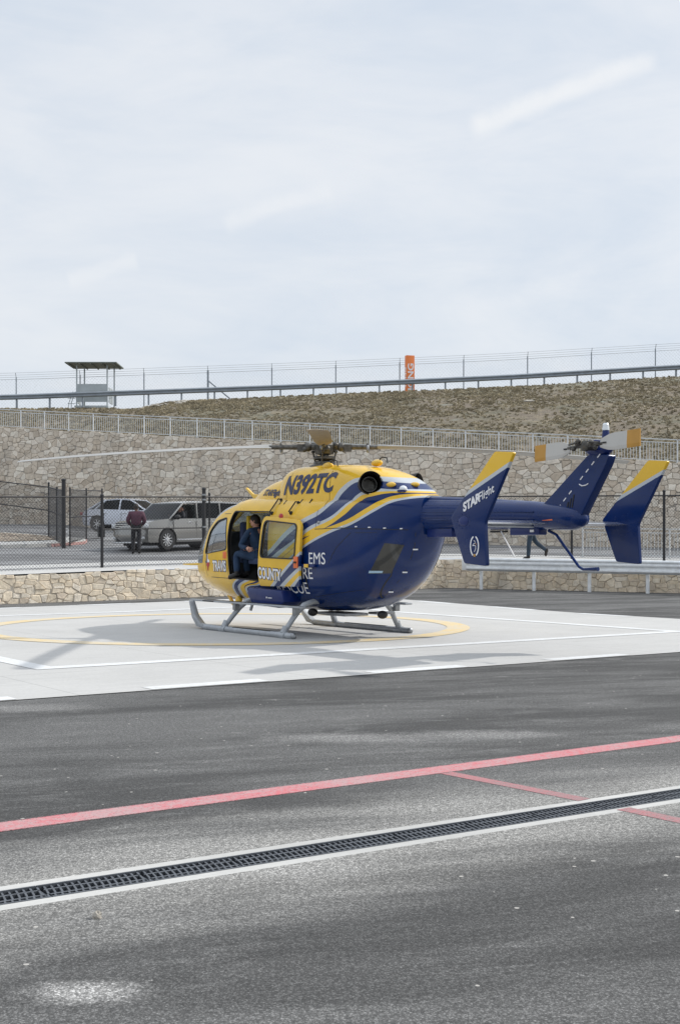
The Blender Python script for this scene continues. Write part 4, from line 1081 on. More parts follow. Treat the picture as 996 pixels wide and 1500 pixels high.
# cowling
link('front_fairing',fai_me,'livery',he,True,40); cow=link('engine_cowling',boolean(cow_me.copy(),[(excyl(1),'DIFFERENCE'),(excyl(-1),'DIFFERENCE')]),'livery',he,True,40)
BC=bvh(cow_me)
for x in (.42,.27,-.22,-.52,): 
    a=side_hit(x,2.40,1,None,.001); b=side_hit(x-.03,2.33,1,None,.001)
    MB().tube([a,b],.016,8,flat=(1,.6)).build('drain_slot','black',cow,smooth=True)
MB().box((-.95,.69,2.16),(.03,.05,.14)).build('air_inlet','black',he,bevel=.01)
MB().ball(side_hit(-1.05,1.98,1,None,.0),(.045,.02,.03),10,6).build('fuel_cap','steel',he,smooth=True)
for (a,b) in (((.47,2.41),(.48,2.17)),((-.20,2.34),(-.15,2.16))):
    p=side_hit(a[0],a[1],1,None,.01);r_=side_hit(b[0],b[1],1,None,.01); q=MB(); q.tube([p,p+Vector((0,.05,.02)),r_+Vector((0,.05,.02)),r_],.013,8); q.ball(p,.03,8,6); q.ball(r_,.035,8,6); q.build('roof_handhold','black',he,smooth=True)
# roof wire cutter ahead of the fairing
MB().prism([(2.1,2.44),(2.42,2.50),(2.75,2.72),(2.71,2.74),(2.45,2.60),(2.2,2.58),(2.05,2.5)],-.02,.02).build('wire_cutter','yellow',he,bevel=.008)
for x,y in ((-.55,.30),(-1.65,.05)):
    q=MB(); 
    q.tube([(x-.08,y,3.0),(x-.09,y,3.06),(x-.16,y,3.08),(x-.28,y,3.06),(x-.30,y,2.97)],.012,6); q.build('cowling_grip','black',cow,smooth=True)
    MB().ball((x,y,2.99),(.14,.07,.06),12,8).build('cowling_scoop','yellow',cow,smooth=True)
def exhaust(sg):
    d=Vector((-.86,.46*sg,.10)).normalized(); c=Vector((-1.9,.40*sg,2.60)); mt=d.to_track_quat('Z','Y').to_matrix()
    o=MB().lathe([(.183,-.22),(.19,.10),(.20,.22),(.194,.235),(.18,.22),(.17,.1),(.16,-.19),(.02,-.2)],c,32,mtx=mt).build('exhaust','soot',he,smooth=True,angle=50)
    MB().lathe([(.13,-.18),(.13,.05),(.115,.05),(.11,-.16),(.01,-.17)],c,28,mtx=mt).build('exhaust_liner','steel' if 0 else 'hub',o,smooth=True)
exhaust(1); exhaust(-1)
for (x,y,z) in ((-2.55,.39,2.60),(-2.75,.06,2.60)): MB().ball((x+.06,y,z-.02),(.11,.06,.045),10,6).build('rear_scoop','yellow',cow,smooth=True)
q=MB().ball((-2.72,.32,2.50),(.07,.07,.06),12,8); q.build('rear_lamp','lamp',cow,smooth=True)
MB().lathe([(.085,0),(.085,.03)],(-2.70,.32,2.455),16).build('lamp_bezel','navy2',cow,smooth=True)
# mast and rotor
MB().lathe([(.30,2.98),(.26,3.03),(.20,3.06),(.19,3.10),(.10,3.12),(.08,3.2),(.08,3.42)],(0,0,0),24).build('rotor_mast','hub',he,smooth=True)
ho=MB().lathe([(.05,3.22),(.16,3.24),(.19,3.30),(.19,3.40),(.14,3.46),(.06,3.48)],(0,0,0),20).build('rotor_hub','hub',he,smooth=True)
MB().lathe([(.10,3.46),(.10,3.52),(.07,3.58),(.02,3.60)],(0,0,0),16).build('hub_cap',mat('blue_hub_cap',(.03,.12,.45),.3),ho,smooth=True)
for k in range(4):
    a=k*PI/2+R(40); q=MB().tube([(.17*math.cos(a),.17*math.sin(a),3.08),(.21*math.cos(a+.1),.21*math.sin(a+.1),3.28)],.016,8); q.ball((.17*math.cos(a),.17*math.sin(a),3.09),.03,8,6); q.ball((.21*math.cos(a+.1),.21*math.sin(a+.1),3.28),.032,8,6); q.build('pitch_link','hub',ho,smooth=True)
q=MB().lathe([(.17,0),(.2,.02),(.2,.05),(.17,.07)],(0,0,3.13),20); q.build('swashplate','hub',ho,smooth=True)
def blade(al,brown=False):
    e=Vector((math.cos(al),math.sin(al),0)); t_=Vector((-e.y,e.x,0)); zz=lambda r:3.37-(.0066 if brown else .0090)*r*r
    P=lambda r,c,h:e*r+t_*c+Vector((0,0,zz(r)+h))
    q=MB(); st=([(.62,.06,.04),(.78,.13,.03)] if brown else [(.95,.05,.035),(1.15,.11,.03)])+[(1.4,.16,.022),(1.7,.16,.02),(2.5,.16,.019),(3.5,.16,.018),(4.5,.16,.017),(5.2,.16,.014),(5.42,.145,.012),(5.5,.10,.008)]
    prof=[(-1,0),(-.75,.7),(-.3,1),(.2,.75),(.7,.25),(1,0),(.7,-.2),(.2,-.5),(-.3,-.7),(-.75,-.55)]
    vs=[P(r,c*w_,h_*th*1.5-.16*0+(0 if brown else .02)*c*(-1)) for r,w_,th in st for c,h_ in prof]; n_=len(prof)
    fs=[(i*n_+k,i*n_+(k+1)%n_,(i+1)*n_+(k+1)%n_,(i+1)*n_+k) for i in range(len(st)-1) for k in range(n_)]+[tuple(range(n_)),tuple((len(st)-1)*n_+k for k in range(n_-1,-1,-1))]
    b=q.add(vs,fs).build('rotor_blade','rotorbrown' if brown else 'rotor',he,smooth=True,angle=40)
    MB().tube([P(.1,0,0),P(.5,0,0),P(1.0,0,0)],[.06,.05,.038],10).build('blade_cuff','hub',b,smooth=True)
    q=MB(); q.ball(P(.30,0,0),(.09,.09,.085),12,8); q.box(P(.42,0,-.02),(.14,.14,.13),al); q.ball(P(.36,.06,-.05),.05,8,6); q.ball(P(.2,-.05,.03),.06,8,6); q.build('lead_lag_damper','hub',b,smooth=True,angle=40)
    MB().ball(P(.78,-.04,-.03),(.03,.03,.075),10,8).build('blade_weight','steel',b,smooth=True)
    MB().ball(P(.78,.0,.03),(.03,.03,.05),8,6).build('weight_arm','hub',b,smooth=True)
wa=lambda deg:R(deg)-HR
for dg_,br in ((181,False),(1,False),(269.6,True),(89.6,False)): blade(wa(dg_),br)
# tail boom
BOOM=[(-2.75,.37,2.06),(-3.0,.315,2.075),(-3.06,.30,2.08),(-3.07,.275,2.08),(-3.5,.262,2.08),(-4.5,.235,2.06),(-5.4,.205,2.03),(-6.0,.185,1.99),(-6.25,.16,1.965),(-6.40,.10,1.965),(-6.44,.02,1.97)]
tb_=MB().tube([(x,0,z) for x,r,z in BOOM],[r for x,r,z in BOOM],40).build('tail_boom','navy',he,smooth=True,angle=50)
MB().tube([(-3.075,0,2.08),(-3.09,0,2.08)],.283,40).build('boom_joint','black',tb_,smooth=True)
q=MB()
for k in range(-3,4):
    a=R(90+k*17); 
    if k in(-3,3): pass
    y,z=math.sin(a),math.cos(a); q.tube([(-3.12,.272*y,2.08+.272*z),(-4.4,.236*y,2.063+.236*z)],.006,5)
q.build('boom_rib','navy',tb_,smooth=True)
q=MB(); vs=[]
for x,zt2,hw in ((-2.6,2.40,.13),(-3.0,2.385,.125),(-4.5,2.30,.11),(-5.7,2.195,.09)):
    for y,z in ((-hw,zt2-.24),(-hw,zt2-.03),(-hw*.6,zt2),(hw*.6,zt2),(hw,zt2-.03),(hw,zt2-.24)): vs.append((x,y,z))
q.add(vs,[(i*6+k,i*6+(k+1)%6,i*6+6+(k+1)%6,i*6+6+k) for i in range(3) for k in range(6)]+[(0,1,2,3,4,5),(23,22,21,20,19,18)]).build('drive_shaft_cover','navy',tb_,bevel=.008)
for zc1 in (2.12,2.0): MB().bar((-3.12,.268,zc1),(-5.6,.20,zc1-.05),.02,.012).build('boom_ledge','navy',tb_,bevel=.003)
MB().box((-5.28,0,1.80),(.62,.16,.12)).build('boom_pod','navy2',tb_,bevel=.02)
MB().box((-3.42,0.05,1.79),(.62,.2,.14)).build('boom_antenna_box','navy2',tb_,bevel=.02)
MB().box((-4.65,.0,1.80),(.35,.05,.03)).build('boom_skid_plate','black',tb_)
MB().tube([(-4.75,.05,1.80),(-5.05,.05,1.42)],.010,6).build('whip_antenna','white',tb_)
MB().box((-5.45,.088,1.80),(.08,.008,.035)).build('label_plate','white',tb_)
MB().box((-5.86,.178,1.965),(.20,.012,.045)).build('rescue_label','orange',tb_)
# stabiliser
q=MB(); prof=[(-5.40,0),(-5.46,.035),(-5.62,.04),(-5.85,.0),(-5.62,-.02),(-5.46,-.025)]
vs=[(x,y,1.905+z) for y in (-1.5,1.5) for x,z in prof]; n_=6
M['stabm']=mat('polished_silver_stabiliser',(.42,.45,.55),.15,.6,.3)
q.add(vs,[(k,(k+1)%n_,n_+(k+1)%n_,n_+k) for k in range(n_)]+[tuple(range(n_)),tuple(range(2*n_-1,n_-1,-1))]).build('tail_stabiliser','stabm',he,smooth=True,angle=50)
MB().tube([(-5.5,-.9,1.87),(-5.5,.0,1.86),(-5.5,1.3,1.87)],.016,8).build('stabiliser_slat','silverp',he)
# end plates
pol=roundpoly([(-6.25,2.84),(-6.62,2.81),(-6.05,1.90),(-6.09,1.31),(-5.63,1.345),(-5.345,1.98)],.04,4)
pm=livery('end_plate_paint',[(clampz([(0,0),(-.01,0)]),NAVY)],NAVY)
def platepaint():
    m=mat('end_plate_livery',NAVY,.2,0,.15); t=NT(m.node_tree); p=t.n['Principled BSDF']; sx=t.new('ShaderNodeSeparateXYZ'); t.l.new(t.obj(),sx.inputs[0])
    # silver band rises towards the trailing edge
    f=t.math('ADD',sx.outputs[2],t.math('MULTIPLY',sx.outputs[0],.42)) 
    c=t.mix(t.math('GREATER_THAN',f,2.24+.42*-5.61),(*NAVY,1),(*SIL,1)); c=t.mix(t.math('GREATER_THAN',f,2.36+.42*-5.75-.005),c,(*YEL,1)); t.l.new(c,p.inputs['Base Color'])
    o=t.obj(); t.l.new(t.rng(t.noise(o,2,4),.3,.7,.15,.32),p.inputs['Roughness']); return m
M['platepaint']=platepaint()
for sg in (1,-1):
    y=1.5*sg; ep=MB().prism(pol,y-.028,y+.028).build('end_plate','platepaint',he,bevel=.014)
    MB().ball((-5.62,y+.03*sg,1.92),(.10,.012,.07),14,8).build('plate_bracket','navy2',ep,smooth=True)
    q=MB()
    for k in range(10):
        a=2*PI*k/10; q.ball((-5.62+.13*math.cos(a),y+.03*sg,1.92+.10*math.sin(a)),(.009,.006,.009),6,4)
    q.build('bracket_bolts','navy2',ep)
    MB().bar((-6.10,y+.029*sg,2.02),(-6.42,y+.029*sg,2.55),.004,.006).build('plate_seam','navy2',ep)
    if sg>0: epL=ep
# fin
fp=roundpoly([(-5.45,2.06),(-5.72,2.22),(-6.54,2.84),(-6.93,2.82),(-6.88,2.70),(-6.36,1.93),(-6.22,1.82),(-5.9,1.82),(-5.5,1.9)],.04,4)
fin=MB().prism(fp,-.075,.075).build('tail_fin','navy',he,bevel=.035,seg=3)
for k in range(9):
    t_=k/8; x=lerp(-5.86,-6.72,t_); z=lerp(2.02,2.79,t_); 
    MB().bar((x,.078,z),(x-.05,.078,z+.045),.006,.016).build('fin_rivet_dash','letter',fin) if k not in (4,) else None
for k in range(3): MB().bar((-6.13-.055*k,.078,2.06+.03*k),(-6.17-.055*k,.078,2.20+.05*k),.008,.018).build('fin_louvre','black',fin)
MB().tube([(-6.38,.08,2.44),(-6.43,.08,2.415),(-6.50,.08,2.42),(-6.55,.08,2.44)],.008,6).build('fin_grab','letter',fin)
# tail rotor
TR=Vector((-6.70,.26,2.94))
MB().ball((-6.68,0,2.90),(.24,.11,.10),14,8).build('tail_gearbox','navy2',fin,smooth=True)
MB().box((-6.6,.0,3.0),(.22,.18,.07)).build('gearbox_cover','navy2',fin,bevel=.02)
MB().lathe([(.055,2.95),(.05,3.10),(.045,3.16)],(-6.80,0,0),14).build('beacon_mount','navy2',fin,smooth=True)
MB().lathe([(.048,3.16),(.05,3.18),(.042,3.22),(.044,3.235),(.03,3.26)],(-6.80,0,0),16).build('beacon','lamp',fin,smooth=True)
trh=MB().lathe([(.05,-.26),(.06,-.02),(.075,0),(.075,.05),(.03,.08)],TR,16,axis='y').build('tail_rotor_hub','hub',he,smooth=True)
q=MB()
for s in (-1,1):
    q.tube([TR+Vector((s*.02,.04,0)),TR+Vector((s*.32,.03,s*-.012))],.024,8); q.ball(TR+Vector((s*.12,.04,.03)),.045,8,6); q.ball(TR+Vector((s*.2,.05,-.03)),.035,8,6); q.tube([TR+Vector((s*.1,.1,.05)),TR+Vector((s*.28,.06,.03))],.014,6)
q.ball(TR+Vector((.1,.06,.07)),.04,8,6); q.build('pitch_linkage','hub',trh,smooth=True,angle=50)
for s,dz,tl in ((1,-.045,.0),(-1,.045,.0)):
    c0=TR+Vector((s*.28,.03,dz*.4)); c1=TR+Vector((s*.97,.03,dz*1.15))
    q=MB()
    def sec(c,w_,t2): return [c+Vector((0,-t2,-w_)),c+Vector((0,-t2*.6,w_)),c+Vector((0,t2*.2,w_)),c+Vector((0,t2,-w_*.6)),c+Vector((0,t2*.6,-w_))]
    st=[(0,.06),(.16,.105),(.30,.115),(.70,.115)]
    def mk(a,b):
        vs=[];m_=0
        for t_,w_ in ((a,None),(b,None)):
            w_=interp(t_,[(0,.055),(.18,.10),(.35,.115),(1,.115)]); vs+=sec(c0.lerp(c1,t_),w_,.014)
        return vs
    q=MB()
    ts=[0,.1,.2,.35,.68]; 
    vs=[]
    for t_ in ts: vs+=sec(c0.lerp(c1,t_),interp(t_,[(0,.055),(.18,.10),(.35,.115),(1,.115)]),.014)
    fs=[(i*5+k,i*5+(k+1)%5,(i+1)*5+(k+1)%5,(i+1)*5+k) for i in range(len(ts)-1) for k in range(5)]+[(4,3,2,1,0)]
    b_=q.add(vs,fs).build('tail_rotor_blade','tailblade',he)
    q=MB(); vs=[]
    for t_ in (.68,1.0): vs+=sec(c0.lerp(c1,t_),.115,.014)
    q.add(vs,[(k,(k+1)%5,5+(k+1)%5,5+k) for k in range(5)]+[(9,8,7,6,5)]).build('blade_tip','amber',b_)
    MB().box(c0.lerp(c1,.12)+Vector((0,.018,0)),(.06,.006,.02)).build('blade_placard','black',b_)
MB().tube([(-5.70,0,1.80),(-5.86,0,1.74),(-6.30,0,1.29),(-6.38,0,1.255),(-6.66,0,1.265)],[.022,.022,.02,.02,.03],10).build('tail_skid','navy',he,smooth=True)
# skids
for sg in (1,-1):
    y=1.25*sg; pts=[(2.50,y,.20),(2.44,y,.15),(2.34,y,.09),(2.18,y,.06),(1.5,y,.055),(-.88,y,.055)]
    sk=MB().tube(pts,[.02,.035,.05,.055,.055,.055],14).build('skid','skid',he,smooth=True,angle=60)
    MB().prism([(2.70,.54),(2.66,.52),(2.50,.27),(2.26,.12),(2.16,.10),(2.18,.03),(2.40,.06),(2.58,.22)],y-.06,y+.06).build('skid_toe','skid',sk,bevel=.012)
    MB().box((.45,y,.106),(1.3,.06,.01)).build('skid_tread','black',sk)
    MB().ball((-.9,y,.055),(.05,.058,.058),12,8).build('skid_end_cap','steel',sk,smooth=True)
    for x in (1.45,-.58):
        q=MB(); q.tube([(x-.1,y,.05),(x+.1,y,.05)],.07,12); q.tube([(x,y,.09),(x-.01,y-.055*sg,.2)],.058,12); q.build('cross_tube_saddle','skid',sk,smooth=True)
for x,dx in ((1.45,-.22),(-.58,-.10)):
    pts=[(x,1.23,.10),(x+dx*.35,1.10,.30),(x+dx*.65,1.0,.45),(x+dx*.85,.88,.56),(x+dx,.70,.62),(x+dx,.4,.63)]
    full=pts+[(p[0],-p[1],p[2]) for p in reversed(pts)]
    MB().tube(full,[.042,.045,.05,.052,.05,.05]*1+[.05,.05,.052,.05,.045,.042],14).build('cross_tube','skid',he,smooth=True,angle=60)
for sg in (1,-1):
    st_=MB().box((.92,1.14*sg,.545),(3.85,.16,.035)).build('boarding_step','skid',he,bevel=.012)
    MB().box((2.1,1.222*sg,.545),(.42,.004,.022)).build('step_text_strip','black',st_)
    MB().box((.7,1.14*sg,.564),(3.2,.12,.004)).build('step_tread','black',st_)
    for x in (1.3,-.72): MB().box((x,1.08*sg,.47),(.09,.10,.13)).build('step_bracket','steel',st_,bevel=.01)
# underbelly items
pod=MB().prism([(1.0,.83),(1.05,.72),(.86,.52),(-.02,.49),(-.2,.60),(-.12,.80)],.62,1.0).build('locker_pod','navy2',he,bevel=.03)
put_text('SPECTR',.075,lambda a,b:(.25-a,1.004,.60+b),'letter',pod) if False else MB().box((.36,1.003,.665),(.035,.002,.028)).build('maker_mark','letter',pod); MB().box((.25,1.003,.660),(.13,.002,.014)).build('maker_mark','letter',pod)
MB().box((-.75,.15,.40),(.9,.5,.05)).build('belly_plate','steel',he,bevel=.01)
MB().box((-1.25,-.35,.42),(.25,.4,.04)).build('belly_plate','steel',he,bevel=.01)
for x,y in ((-.55,.62),(-1.9,.12)): MB().ball((x,y,.43),(.09,.09,.07),12,8).build('belly_antenna','black',he,smooth=True)
MB().tube([(1.75,.45,.50),(1.75,.5,.36)],.03,8).build('drain_mast','skid',he)
MB().ball((1.98,.62,.55),(.07,.07,.08),12,8).build('landing_light','yellow',he,smooth=True)
MB().prism([(3.15,.66),(3.05,.66),(2.80,.40),(2.92,.42)],.20,.24).build('lower_wire_cutter','yellow',he,bevel=.008)
MB().tube([(3.65,.50,1.22),(3.95,.62,1.21),(4.15,.66,1.21)],[.03,.018,.010],8).build('pitot_tube','yellow',he,smooth=True)
MB().box(side_hit(2.12,1.41,1,None,.006),(.13,.01,.13)).build('cockpit_handle','orange',he,bevel=.02)
# ---- lettering ----
def side_text(s,size,x0,z0,m,name='lettering',rot=0,off=.006,par=None,bv=None,**k):
    c,sn=math.cos(rot),math.sin(rot)
    def fn(a,b): X=a*c-b*sn; Z=a*sn+b*c; return side_hit(x0-X,z0+Z,1,bv,off)
    return put_text(s,size,fn,m,par or he,name,**k)
side_text('N392TC',.45,-.32,2.655,'navyletter',shear=.08,bold=.020,sx=.97,par=cow)
side_text('STARFlight',.16,1.02,2.56,'navyletter',shear=.2,bold=.006,rot=-.04,sx=.95)
side_text('EMS',.285,-1.03,1.36,'letter',sx=1.02); side_text('FIRE',.285,-.63,1.105,'letter',sx=1.04); side_text('RESCUE',.285,-.17,.845,'letter',sx=1.04)
side_text('TRAVIS',.265,2.36,1.19,'navyletter',bold=.022,sx=.70); side_text('TRAVIS',.265,2.36,1.19,'letter',bold=.009,sx=.70,off=.010)
DBV=bvh(dsh)
side_text('COUNTY',.275,.33,1.075,'navyletter',bold=.022,sx=.66,bv=DBV,par=door,rot=-.05); side_text('COUNTY',.275,.33,1.075,'letter',bold=.009,sx=.66,off=.010,bv=DBV,par=door,rot=-.05)
c_,s_=math.cos(R(22)),math.sin(R(22))
put_text('STAR',.155,lambda a,b:(-5.775-(a*c_-b*s_),1.5345,2.165+(a*s_+b*c_)),'letter',epL,bold=.008,shear=.35,sx=1.02)
put_text('Flight',.155,lambda a,b:(-6.075-(a*c_-b*s_),1.5345,2.285+(a*s_+b*c_)),'letter',epL,shear=.35,sx=1.0,bold=.002)
# round unit emblem on the end plate: open ring with small strokes inside
def flat_path(pts,w_,m,name,par,y=1.533):
    q=MB(); vs=[]
    for i,p in enumerate(pts):
        p=Vector(p); d=(Vector(pts[min(i+1,len(pts)-1)])-Vector(pts[max(0,i-1)])).normalized(); nn=Vector((-d.y,d.x))*w_/2
        vs+=[(p.x+nn.x,y,p.y+nn.y),(p.x-nn.x,y,p.y-nn.y)]
    return q.add(vs,[(2*i,2*i+1,2*i+3,2*i+2) for i in range(len(pts)-1)]).build(name,m,par,fix=False)
ec=(-5.85,1.58)
for a0,a1 in ((R(-70),R(75)),(R(105),R(250))):
    flat_path([(ec[0]+.082*math.cos(lerp(a0,a1,i/16)),ec[1]+.132*math.sin(lerp(a0,a1,i/16))) for i in range(17)],.022,'letter','emblem_ring',epL)
flat_path([(ec[0]+x*-.042,ec[1]+z*.085) for x,z in ((-.4,.9),(.3,.75),(.5,.5),(-.1,.45),(-.6,.3),(-.9,.1))],.008,'letter','emblem_stroke',epL)
flat_path([(ec[0]+x*-.042,ec[1]+z*.085) for x,z in ((-1,.05),(0,.15),(.6,0),(.6,-.4),(.2,-.75),(-.1,-.9))],.010,'letter','emblem_stroke',epL)
flat_path([(ec[0]+x*-.042,ec[1]+z*.085) for x,z in ((.1,.5),(.7,.4),(.9,.15))],.008,'amber','emblem_stroke',epL)
MB().box((ec[0],1.532,ec[1]-.125),(.035,.004,.035)).build('emblem_badge','amber',epL)
# Texas outline in flag colours beside the cockpit door
def poly_decal(pts,m,name,off=.005):
    q=MB(); vs=[side_hit(x,z,1,None,off) for x,z in pts]; q.add(vs,[tuple(range(len(pts)))]); return q.build(name,m,he,fix=False)
def tx(p): return (2.93-p[0]*.26,1.27+p[1]*.30)
poly_decal([tx(p) for p in ((-.18,.5),(.0,.5),(.0,-.02),(-.1,-.12),(-.3,.06),(-.5,.12),(-.32,-.02),(-.18,.05))],'navyletter','state_map_field')
poly_decal([tx(p) for p in ((.0,.5),(.1,.48),(.1,.2),(.42,.12),(.45,-.02),(.0,-.02))],'letter','state_map_field')
poly_decal([tx(p) for p in ((.0,-.02),(.45,-.02),(.40,-.22),(.2,-.35),(.12,-.6),(-.02,-.5),(-.05,-.3),(-.2,-.2),(-.1,-.12))],'red','state_map_field')
put_text('Emergency Air Rescue',.05,lambda a,b:side_hit(2.75-a,.80+b+a*.02,1,None,.004),'navyletter',he,shear=.3) if False else None

# ---------------- people ----------------
def skin_mesh(verts,edges,sub=1):
    """verts: [(co,radius)], grown surface"""
    me=bpy.data.meshes.new('sk'); me.from_pydata([v_[0] for v_ in verts],edges,[]); o=tmp(me)
    sm=o.modifiers.new('s','SKIN'); sm.use_smooth_shade=True
    if not me.skin_vertices: me.skin_vertices.new()
    for i,v_ in enumerate(verts):
        r=v_[1]; me.skin_vertices[0].data[i].radius=(r,r) if not isinstance(r,tuple) else r
    me.skin_vertices[0].data[0].use_root=True
    ss=o.modifiers.new('u','SUBSURF'); ss.levels=sub; ss.render_levels=sub
    r=evalmesh(o); bpy.data.objects.remove(o); return r
def addmesh(q,me):
    q.add([v_.co[:] for v_ in me.vertices],[tuple(p.vertices) for p in me.polygons]); return q
def head_parts(q,c,f,r=.1):
    """head with face at c looking along f (unit 2D/3D)"""
    f=Vector(f).normalized(); up=Vector((0,0,1)); l_=up.cross(f).normalized(); up=f.cross(l_); mt=Matrix((f,l_,up)).transposed()
    q.ball(c,(r*.95,r*.78,r*1.22),16,12,mt); P=lambda x,y,z:Vector(c)+mt@Vector((x*r,y*r,z*r))
    q.ball(P(.35,0,-.62),(r*.55,r*.55,r*.5),12,8,mt)      # jaw
    q.tube([P(.88,0,.12),P(1.12,0,-.22),P(.9,0,-.28)],[r*.10,r*.16,r*.08],8)   # nose
    for s in (-1,1):
        q.ball(P(-.05,s*.80,-.05),(r*.18,r*.08,r*.28),8,6,mt); q.ball(P(.80,s*.32,.10),(r*.12,r*.14,r*.08),8,6,mt)
    q.tube([P(.86,-.22,-.58),P(.92,0,-.56),P(.86,.22,-.58)],[r*.05,r*.08,r*.05],6)
    return P,mt
def hand(q,w_,d,pn,s=1):
    """palm plus five bent fingers at wrist w_, direction d, palm normal pn"""
    w_=Vector(w_); d=Vector(d).normalized(); pn=(Vector(pn)-d*Vector(pn).dot(d)).normalized(); sd=d.cross(pn)
    q.tube([w_,w_+d*.045,w_+d*.09],[.026,.040,.036],10,flat=(1,.55) if abs(sd.z)<.7 else (.7,1))
    for k,(o_,L) in enumerate(((-.030,.062),(-.010,.074),(.010,.070),(.029,.055))):
        b_=w_+d*.085+sd*o_*s; q.tube([b_,b_+d*L*.45+pn*.006,b_+d*L*.75+pn*.028,b_+d*L*.8+pn*.045],[.0095,.009,.008,.006],6)
    b_=w_+d*.03+sd*-.032*s; q.tube([b_,b_+d*.03-sd*.022*s+pn*.012,b_+d*.055-sd*.02*s+pn*.03],[.012,.010,.008],6)
def person(name,loc,rz,J,label,top,bottom,shoe,skin='skin',hair='hair',group=None,scale=1,hairstyle='short',face=(1,0,0),bulk=1.0,legs=True):
    """J: joints in local metres (x forward, y left)"""
    ro=empty(name,loc,rz); ro.scale=(scale,)*3; tag(ro,label,'person')
    V=[('pel',.10),('bel',.10),('che',.12),('nek',.055),('hed',.06)]
    chains=[['pel','bel','che','nek','hed']]
    def seq(names,rad): return [(Vector(J[n_]),r) for n_,r in zip(names,rad)]
    vs=[];ed=[];idx={}
    def add(n_,r):
        if n_ not in idx: idx[n_]=len(vs); vs.append((Vector(J[n_]),r))
        return idx[n_]
    def ch(names,rads):
        for a,b in zip(range(len(names)-1),range(1,len(names))): 
            i=add(names[a],rads[a]); j=add(names[b],rads[b]); ed.append((i,j))
    ch(['pel','bel','che','nek','hed'],[.11,.105,.12,.05,.06])
    for s in 'LR':
        ch(['che','sh'+s,'el'+s,'wr'+s],[.12,.062,.042,.028])
        if legs: ch(['pel','hi'+s,'kn'+s,'an'+s],[.11,.082,.055,.038])
    q=MB(); addmesh(q,skin_mesh(vs,ed,2)); P,mt=head_parts(q,J['head'],face)
    for s in 'LR':
        w_=Vector(J['wr'+s]); d=(w_-Vector(J['el'+s])); hand(q,w_,d,Vector((.3,-.9 if s=='L' else .9,.1)),1 if s=='L' else -1)
    if legs:
        for s in 'LR': q.tube([Vector(J['an'+s]),Vector(J['to'+s])],[.035,.03],8)
    body=q.build('body',skin,ro,smooth=True,angle=60)
    # jacket / suit top
    vs=[];ed=[];idx={}
    b_=bulk
    ch(['pel','bel','che','nek'],[.145*b_,.148*b_,.155*b_,.078])
    for s in 'LR': ch(['che','sh'+s,'el'+s,'wr'+s],[.155*b_,.082*b_,.064*b_,.046*b_])
    link('jacket',skin_mesh(vs,ed,2),top,ro,True,60)
    if legs:
        vs=[];ed=[];idx={}
        ch(['pel','hiL'],[.14,.105])
        for s in 'LR': ch(['pel','hi'+s,'kn'+s,'an'+s],[.14,.105,.078,.062])
        ed=list(dict.fromkeys(ed)); link('trousers',skin_mesh(vs,ed,2),bottom,ro,True,60)
        for s in 'LR':
            a=Vector(J['an'+s]); t_=Vector(J['to'+s]); d=(t_-a); q=MB(); q.tube([a+Vector((0,0,.06)),a,a+d*.3,t_-d*.15,t_],[.055,.056,.05,.045,.025],12); q.tube([a-Vector((d.x,d.y,0)).normalized()*.05,a+d*.3],[.03,.045],10); q.build('shoe',shoe,ro,smooth=True,angle=60)
    # hair
    r=.1; q=MB(); 
    vs_=[];fs=[];n_,m_=20,9
    for i in range(m_+1):
        th=R(4)+R(98)*i/m_
        for k in range(n_):
            ph=2*PI*k/n_; lim=1.0
            fr=math.cos(ph)  # front
            t2=th*(1-.38*max(0,fr)) + (.14*th if fr<-.3 else 0)
            v_=Vector((r*1.05*math.sin(t2)*math.cos(ph),r*.88*math.sin(t2)*math.sin(ph),r*1.32*math.cos(t2))); vs_.append(Vector(J['head'])+mt@v_)
    fs=[(i*n_+k,(i+1)*n_+k,(i+1)*n_+(k+1)%n_,i*n_+(k+1)%n_) for i in range(m_) for k in range(n_)]+[tuple(range(n_))]
    q.add(vs_,fs)
    if hairstyle=='bun': q.ball(P(-1.0,0,.35),(r*.4,r*.45,r*.4),10,8,mt)
    q.build('hair',hair,ro,smooth=True)
    return ro
def at(pxx,Y,z=None): 
    p=ray(pxx,Y); return (p[0],p[1],T(*p)+.002 if z is None else z)
# walker in maroon seen from behind
J=dict(pel=(0,0,.93),bel=(0,0,1.1),che=(.01,0,1.30),nek=(.01,0,1.47),hed=(.01,0,1.56),head=(.02,0,1.60),
 shL=(0,.20,1.38),elL=(-.02,.29,1.13),wrL=(.16,.20,1.0),shR=(0,-.20,1.38),elR=(-.02,-.29,1.13),wrR=(.16,-.20,1.0),
 hiL=(0,.09,.90),knL=(.12,.10,.50),anL=(.02,.10,.09),toL=(.18,.11,.035),hiR=(0,-.09,.90),knR=(-.02,-.10,.50),anR=(-.16,-.10,.10),toR=(0,-.11,.035))
person('person',at(200,42.9),R(100),J,'person in a maroon jacket and black trousers walking away in front of the grey car','maroon','darkcloth','boot','skind','hair',hairstyle='bun',bulk=1.25,scale=.99)
# walker behind the tail boom, striding left
J=dict(pel=(0,0,.98),bel=(.01,0,1.16),che=(.02,0,1.38),nek=(.03,0,1.56),hed=(.04,0,1.65),head=(.05,0,1.69),
 shL=(0,.20,1.47),elL=(-.12,.26,1.2),wrL=(.0,.25,.97),shR=(.02,-.20,1.47),elR=(.12,-.26,1.2),wrR=(.3,-.22,1.05),
 hiL=(0,.09,.95),knL=(.08,.10,.52),anL=(.10,.10,.09),toL=(.27,.11,.035),hiR=(0,-.09,.95),knR=(-.18,-.10,.56),anR=(-.52,-.10,.30),toR=(-.50,-.11,.12))
person('person',at(777,40.6),R(185),J,'person in dark jacket and jeans striding left behind the helicopter tail boom','shirt','jeans','boot','skind','hair',scale=1.03,bulk=.95)
